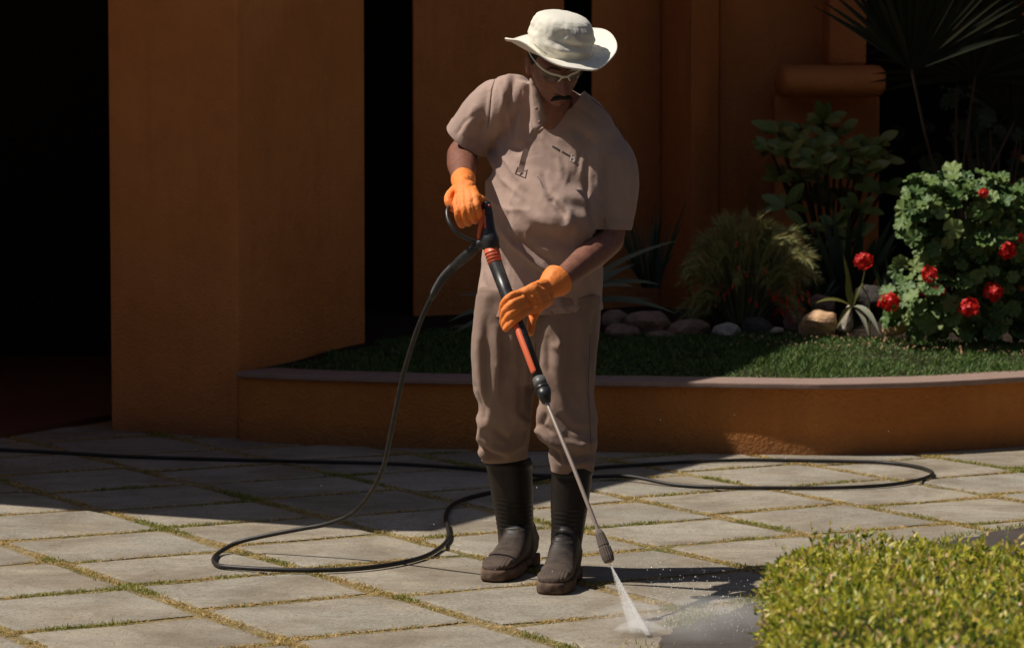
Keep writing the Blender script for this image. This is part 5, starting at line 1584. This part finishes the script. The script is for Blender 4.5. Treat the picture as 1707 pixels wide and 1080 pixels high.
# needle shrub ---------------------------------------------------------
nsb = thing('needle_shrub', 'wispy olive needle leaved shrub with tiny red tube flowers', 'shrub', P(1240, 545, 14.35))
segs_p, segs_d, segs_l, segs_w = [], [], [], []
flw = []
stm = MB()
for i in range(230):
    a = rng.uniform(-1, 1); el = rng.uniform(0, 1)
    base = P(1240 + a * 25, 540, 14.35 + rng.uniform(-.12, .12))
    tx = 1243 + a * 108 + rng.normal(0, 8); ty = 352 + 95 * abs(a) ** 2 + rng.uniform(0, 1) ** 1.5 * 130 + (8 if a < 0.6 else -6)
    tip = P(tx, ty, 14.35 + rng.normal(0, 0.14))
    hang = 0.05 + 0.10 * rng.random()
    mid = (base * 0.45 + tip * 0.55) + Vector((0, 0, 0.10 + hang))
    path = [base * (1 - t) ** 2 + mid * 2 * t * (1 - t) + (tip - Vector((0, 0, hang * 0.2))) * t * t for t in np.linspace(0, 1, 9)]
    stm.add(*tube(path, [0.0025 - 0.0018 * j / 8 for j in range(9)], 3, False, False))
    for t in np.linspace(0.35, 1.0, 30):
        q = base * (1 - t) ** 2 + mid * 2 * t * (1 - t) + tip * t * t
        td = ((mid - base) * (1 - t) + (tip - mid) * t).normalized()
        for _ in range(3):
            segs_p.append(q); dd = td * rng.uniform(0.7, 1.4) + Vector(rng.normal(0, 0.30, 3)); segs_d.append(dd); segs_l.append(rng.uniform(0.035, 0.085)); segs_w.append(rng.uniform(0.0011, 0.0020))
stm.build('stem', M_stem, nsb, kind='stuff')
Pn, Dn = np.array(segs_p), np.array(segs_d)
leafset(Pn, Dn, rng.normal(0, 1, Dn.shape), np.array(segs_l), np.array(segs_w) * 1.4, 'needle', M_needle, nsb, 0.1, 0.05)
fb = MB()
for i in range(46):
    if i < 34: c = P(rng.normal(1310, 22), rng.normal(498, 16), 14.2 + rng.normal(0, .05))
    else: c = P(rng.normal(1230, 40), rng.normal(480, 25), 14.2)
    dn = Vector((rng.normal(0, .3), rng.normal(0, .3), -1)).normalized() * 0.026
    fb.add(*tube([c, c + dn * 0.5, c + dn], [0.0025, 0.0042, 0.0035], 6, True, True))
fb.build('red_flower', M_red, nsb, kind='stuff')
# broad leaved shrub -----------------------------------------------------
def leaf_mesh(name, L, Wd, m_, prof=((0, .02), (.12, .22), (.35, .72), (.6, 1.0), (.8, .82), (.93, .42), (1, .02)), curl=0.18, fold=0.22):
    v, f = [], []
    for i, (t, w) in enumerate(prof):
        z = -curl * L * t * t
        v += [(-Wd / 2 * w, L * t, z + fold * Wd * w * 0.5), (0, L * t, z), (Wd / 2 * w, L * t, z + fold * Wd * w * 0.5)]
    for i in range(len(prof) - 1):
        a = i * 3; f += [(a, a + 1, a + 4, a + 3), (a + 1, a + 2, a + 5, a + 4)]
    return mesh(name, v, f, m_, True)
def place(me, name, parent, p, d, up, s=1.0):
    d = Vector(d).normalized(); x = d.cross(Vector(up)).normalized(); z = x.cross(d)
    o = bpy.data.objects.new(name, me); COL.objects.link(o); o.parent = parent
    M_ = Matrix((x, d, z)).transposed().to_4x4()
    o.matrix_local = world_of(parent).inverted() @ (Matrix.Translation(p) @ M_ @ Matrix.Scale(s, 4))
    return o
bs = thing('broad_leaved_shrub', 'dim shrub with large oval leaves in rosettes against the pier', 'shrub', P(1385, 520, 15.5))
LM = [leaf_mesh('leaf', 0.15, 0.062, M_broad, curl=c_) for c_ in (0.1, 0.2, 0.32)]
heads = [(1310, 345, 15.3), (1345, 380, 15.25), (1390, 375, 15.25), (1435, 350, 15.3), (1470, 320, 15.35), (1375, 415, 15.3), (1420, 400, 15.3), (1285, 250, 15.35), (1440, 285, 15.3), (1360, 275, 15.25), (1405, 250, 15.4), (1330, 240, 15.4), (1298, 222, 15.4), (1335, 215, 15.5), (1312, 262, 15.3), (1352, 250, 15.35), (1392, 228, 15.6), (1420, 262, 15.35), (1455, 245, 15.45), (1470, 268, 15.4), (1336, 300, 15.35), (1380, 290, 15.3), (1425, 300, 15.4), (1372, 205, 15.6), (1308, 300, 15.5), (1400, 330, 15.5), (1350, 335, 15.5)]
for hx, hy, hd in heads:
    c = P(hx, hy, hd)
    tb = MB(); tb.add(*tube(smoothpath([P(1385, 520, 15.5), P(1385 + (hx - 1385) * .35, 420, 15.5), c], 4), 0.008, 6)); tb.build('stem', M_bark, bs, True)
    n_l = 12
    for j in range(n_l):
        a = j * 2.4 + random.random(); el = random.uniform(-0.25, 0.75)
        d = Vector((math.cos(a) * math.cos(el), math.sin(a) * math.cos(el), math.sin(el) + 0.15))
        place(random.choice(LM), 'leaf', bs, c, d, (random.uniform(-.4, .2), -1.0, 0.75), random.uniform(0.5, 1.05))
# geranium bush ----------------------------------------------------------
def lobed(name, r_, m_, seed):
    rr = random.Random(seed); v = [(0, 0, 0)]; nseg = 30
    for k_ in range(nseg):
        a = -math.pi / 2 + 0.18 + (2 * math.pi - 0.36) * k_ / (nseg - 1)
        lob = 1 + 0.055 * math.cos(7 * (a + math.pi / 2)) + 0.03 * math.sin(23 * a) + rr.uniform(-.02, .02)
        R_ = r_ * lob
        v.append((R_ * math.cos(a), R_ * (1 + math.sin(a)) * 0.98, 0.16 * r_ * math.cos(7 * a) - 0.25 * r_ * (lob - 1) + 0.18 * r_))
    v[0] = (0, r_ * 0.85, 0)
    f = [(0, k_, k_ + 1) for k_ in range(1, nseg)]
    return mesh(name, v, f, m_, True)
GL = [lobed('leaf', 0.040, M_ger, s_) for s_ in range(4)]
M_flstem = mat('flower_stalk', (0.16, 0.15, 0.06), 0.7, 0.2)
def flower_head(px, py, d, wpx, parent, root=None):
    c = P(px, py, d); r_ = wpx * d / FPX / 2
    k = 30
    P_, D_, U_ = [], [], []
    for i in range(k):
        z = 1 - 2 * (i + .5) / k; a = i * 2.399 + rng.normal(0, .3)
        n_ = Vector((math.sqrt(1 - z * z) * math.cos(a), math.sqrt(1 - z * z) * math.sin(a), z * 0.8)) + Vector(rng.normal(0, .14, 3)); n_.normalize()
        rr_ = r_ * rng.uniform(0.55, 0.95)
        t1 = n_.orthogonal().normalized(); t2 = n_.cross(t1)
        for q in range(5):
            b_ = q * 2 * math.pi / 5 + a
            P_.append(c + n_ * rr_); D_.append(n_ * rng.uniform(0.2, 0.6) + t1 * math.cos(b_) + t2 * math.sin(b_)); U_.append(n_)
    P_, D_ = np.array(P_), np.array(D_)
    o = leafset(P_, D_, np.array(U_), rng.uniform(0.4, 0.62, len(P_)) * r_, rng.uniform(0.3, 0.5, len(P_)) * r_, 'flower_head', M_red, parent, 0.12, 0.1)
    del o['kind']
    if root is not None:
        mm = MB(); mm.add(*tube(smoothpath([c, c.lerp(root, .5) + Vector((0.01, 0, 0.01)), root], 4), 0.0028, 6)); mm.build('stalk', M_flstem, parent, True)
    return o
gb_ = thing('geranium_bush', 'tall geranium bush with pale lobed leaves and red flower heads', 'geranium', P(1610, 560, 14.0))
ell_ = [(1605, 345, 105, 62, 13.9, 75), (1545, 375, 52, 60, 13.8, 36), (1672, 345, 60, 50, 13.9, 30), (1555, 508, 78, 46, 13.75, 52), (1660, 430, 52, 60, 13.85, 34), (1600, 420, 60, 50, 13.95, 26), (1530, 325, 30, 36, 13.8, 14), (1640, 520, 60, 40, 13.9, 26)]
for cx, cy, rx, ry, cd, cnt in ell_:
    for i in range(cnt):
        a = random.uniform(0, 2 * math.pi); rad = random.uniform(0.15, 1) ** 0.5
        el = math.sqrt(max(0, 1 - rad * rad))
        p = P(cx + rx * rad * math.cos(a), cy + ry * rad * math.sin(a), cd - 0.16 * el + random.uniform(-.04, .06))
        nrm = Vector((math.cos(a) * rad * 0.7 - 0.25, -0.55 - el * 0.4, -math.sin(a) * rad * 0.6 + 0.75)) + Vector([random.gauss(0, .38) for _ in range(3)])
        nrm.normalize(); d = nrm.cross(Vector([random.gauss(0, 1) for _ in range(3)])).normalized() - Vector((0, 0, 0.3))
        d = (d - nrm * d.dot(nrm)).normalized()
        place(random.choice(GL), 'leaf', gb_, p, d, nrm, random.uniform(0.7, 1.2))
fill_v, fill_f = [], []
for i in range(420):
    cx, cy, rx, ry, cd, cnt = random.choice(ell_)
    a = random.uniform(0, 2 * math.pi); rad = random.random() ** 0.5 * 1.02
    p = P(cx + 18 + rx * rad * math.cos(a), cy + 8 + ry * rad * math.sin(a), cd - 0.05 + random.uniform(-.03, .16))
    nrm = Vector((random.gauss(-.2, .5), random.gauss(-0.8, .3), random.gauss(.5, .5))).normalized()
    d = nrm.cross(Vector([random.gauss(0, 1) for _ in range(3)])).normalized(); x_ = d.cross(nrm)
    sc_ = random.uniform(0.6, 1.05); o_ = len(fill_v); src = random.choice(GL)
    fill_v += [p + (x_ * q.co.x + d * q.co.y + nrm * q.co.z) * sc_ for q in src.vertices]
    fill_f += [tuple(i_ + o_ for i_ in q.vertices) for q in src.polygons]
M_gershade = m_leaf('shaded_geranium_leaf', [(0.0, (0.04, 0.09, 0.025)), (0.5, (0.08, 0.14, 0.035)), (1.0, (0.14, 0.20, 0.06))], 0.55, 0.2)  # leaf colour darkened to paint the shade inside the bush
link('inner_leaf', mesh('inner_leaf', fill_v, fill_f, M_gershade, True), gb_, 'stuff')
tb = MB()
for i in range(26):
    a = P(random.uniform(1560, 1680), 555, 14.0); b = P(random.uniform(1500, 1700), random.uniform(310, 500), 13.95)
    tb.add(*tube(smoothpath([a, a.lerp(b, .5) + Vector((random.gauss(0, .04), 0, 0.03)), b], 4), 0.006, 5))
tb.build('stem', M_bark, gb_, True, kind='stuff')
for fx, fy, w_, fd in ((1482, 504, 33, 13.6), (1549, 457, 28, 13.62), (1544, 487, 15, 13.62), (1560, 484, 18, 13.6), (1571, 486, 14, 13.62), (1616, 513, 33, 13.6), (1655, 487, 33, 13.65), (1680, 417, 28, 13.68), (1639, 322, 17, 13.7), (1704, 397, 16, 13.7)):
    flower_head(fx, fy, fd, w_, gb_, P(fx + random.uniform(-6, 20), fy + random.uniform(35, 55), 13.9))
gs = thing('geranium', 'single red geranium flower head on a thin stalk above the strappy plant', 'geranium', P(1450, 560, 14.1))
flower_head(1440, 434, 13.95, 31, gs, P(1436, 478, 14.02))
mm = MB(); mm.add(*tube(smoothpath([P(1436, 476, 14.02), P(1448, 500, 14.05), P(1450, 560, 14.1)], 4), 0.0035, 6)); mm.build('stem', M_flstem, gs, True)
for (lx, ly) in ((1500, 440), (1506, 452), (1512, 446), (1470, 545), (1480, 535), (1492, 528)):
    place(random.choice(GL), 'leaf', gs, P(lx, ly, 13.95), (random.gauss(0, 1), 0, random.gauss(0, 1)), (-0.2, -0.8, 0.6), 1.0)
# dim plants behind, right edge
bk = thing('background_shrub', 'dim dark leafy shrub behind the geranium bush', 'shrub', P(1660, 520, 15.2))
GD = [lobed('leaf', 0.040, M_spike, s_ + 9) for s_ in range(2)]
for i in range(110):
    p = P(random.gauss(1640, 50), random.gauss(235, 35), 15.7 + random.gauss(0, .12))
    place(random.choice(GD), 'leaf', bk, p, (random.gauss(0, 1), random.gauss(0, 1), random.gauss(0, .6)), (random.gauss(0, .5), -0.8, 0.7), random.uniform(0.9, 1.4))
tb = MB()
for i in range(10):
    tb.add(*tube([P(1650 + random.uniform(-10, 10), 520, 15.2), P(random.gauss(1645, 45), random.gauss(240, 30), 15.2)], 0.006, 5))
tb.build('stem', M_bark, bk, True, kind='stuff')
# fan palm ---------------------------------------------------------------
pl = thing('fan_palm', 'dark fan palm with stiff pointed blades in the upper right corner', 'palm', P(1600, 540, 15.0))
def fan(hub, rad, a0, a1, cnt, tiltv):
    for i in range(cnt):
        a = a0 + (a1 - a0) * i / (cnt - 1) + random.uniform(-.03, .03)
        L = rad * (0.86 + 0.14 * math.cos((a - (a0 + a1) / 2) * 0.9)) * random.uniform(0.93, 1.05)
        d = Vector((math.cos(a), -0.18 + random.uniform(-.1, .1) + tiltv * math.sin(a), math.sin(a))).normalized()
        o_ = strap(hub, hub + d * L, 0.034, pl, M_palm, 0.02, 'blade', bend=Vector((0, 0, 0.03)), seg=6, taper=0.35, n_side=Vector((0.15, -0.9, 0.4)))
h1 = P(1520, 118, 14.7); h2 = P(1625, 130, 14.95); h3 = P(1690, 205, 15.05); h4 = P(1600, 40, 15.1)
fan(h1, 0.62, R(20), R(147), 26, 0.1)
fan(h2, 0.62, R(-10), R(190), 34, -0.1)
fan(h3, 0.55, R(-30), R(150), 26, 0.0)
fan(h4, 0.6, R(-20), R(200), 30, -0.1)
for h_ in (h1, h2, h3, h4):
    mm = MB(); mm.add(*tube(smoothpath([h_, h_.lerp(P(1600, 420, 15.0), .5) + Vector((-0.02, 0, 0)), P(1600, 420, 15.0)], 5), [0.007] * 6 + [0.009] * 5, 6)); mm.build('leaf_stalk', M_bark, pl, True)
mm = MB(); mm.add(*tube([P(1600, 400, 15.0), P(1600, 545, 15.0)], [0.05, 0.07], 12)); mm.build('trunk', M_bark, pl, True)
# leaf litter in the bed's front
k = 260
x = rng.uniform(1.0, 2.4, k); y = rng.uniform(13.4, 14.0, k)
q = np.stack([x, y, np.array([gz(a, b) for a, b in zip(x, y)]) + 0.03], 1)
o = leafset(q, np.stack([rng.normal(0, 1, k), rng.normal(0, 1, k), rng.normal(0, .2, k)], 1), np.tile(np.array([[0, 0, 1.]]), (k, 1)), rng.uniform(0.012, 0.03, k), rng.uniform(0.008, 0.016, k), 'leaf_litter', mat('dry_leaf', (0.36, 0.22, 0.13), 0.85, 0.1), None)
tag(o, 'dry fallen leaves scattered on the lawn by the rocks', 'leaf litter')
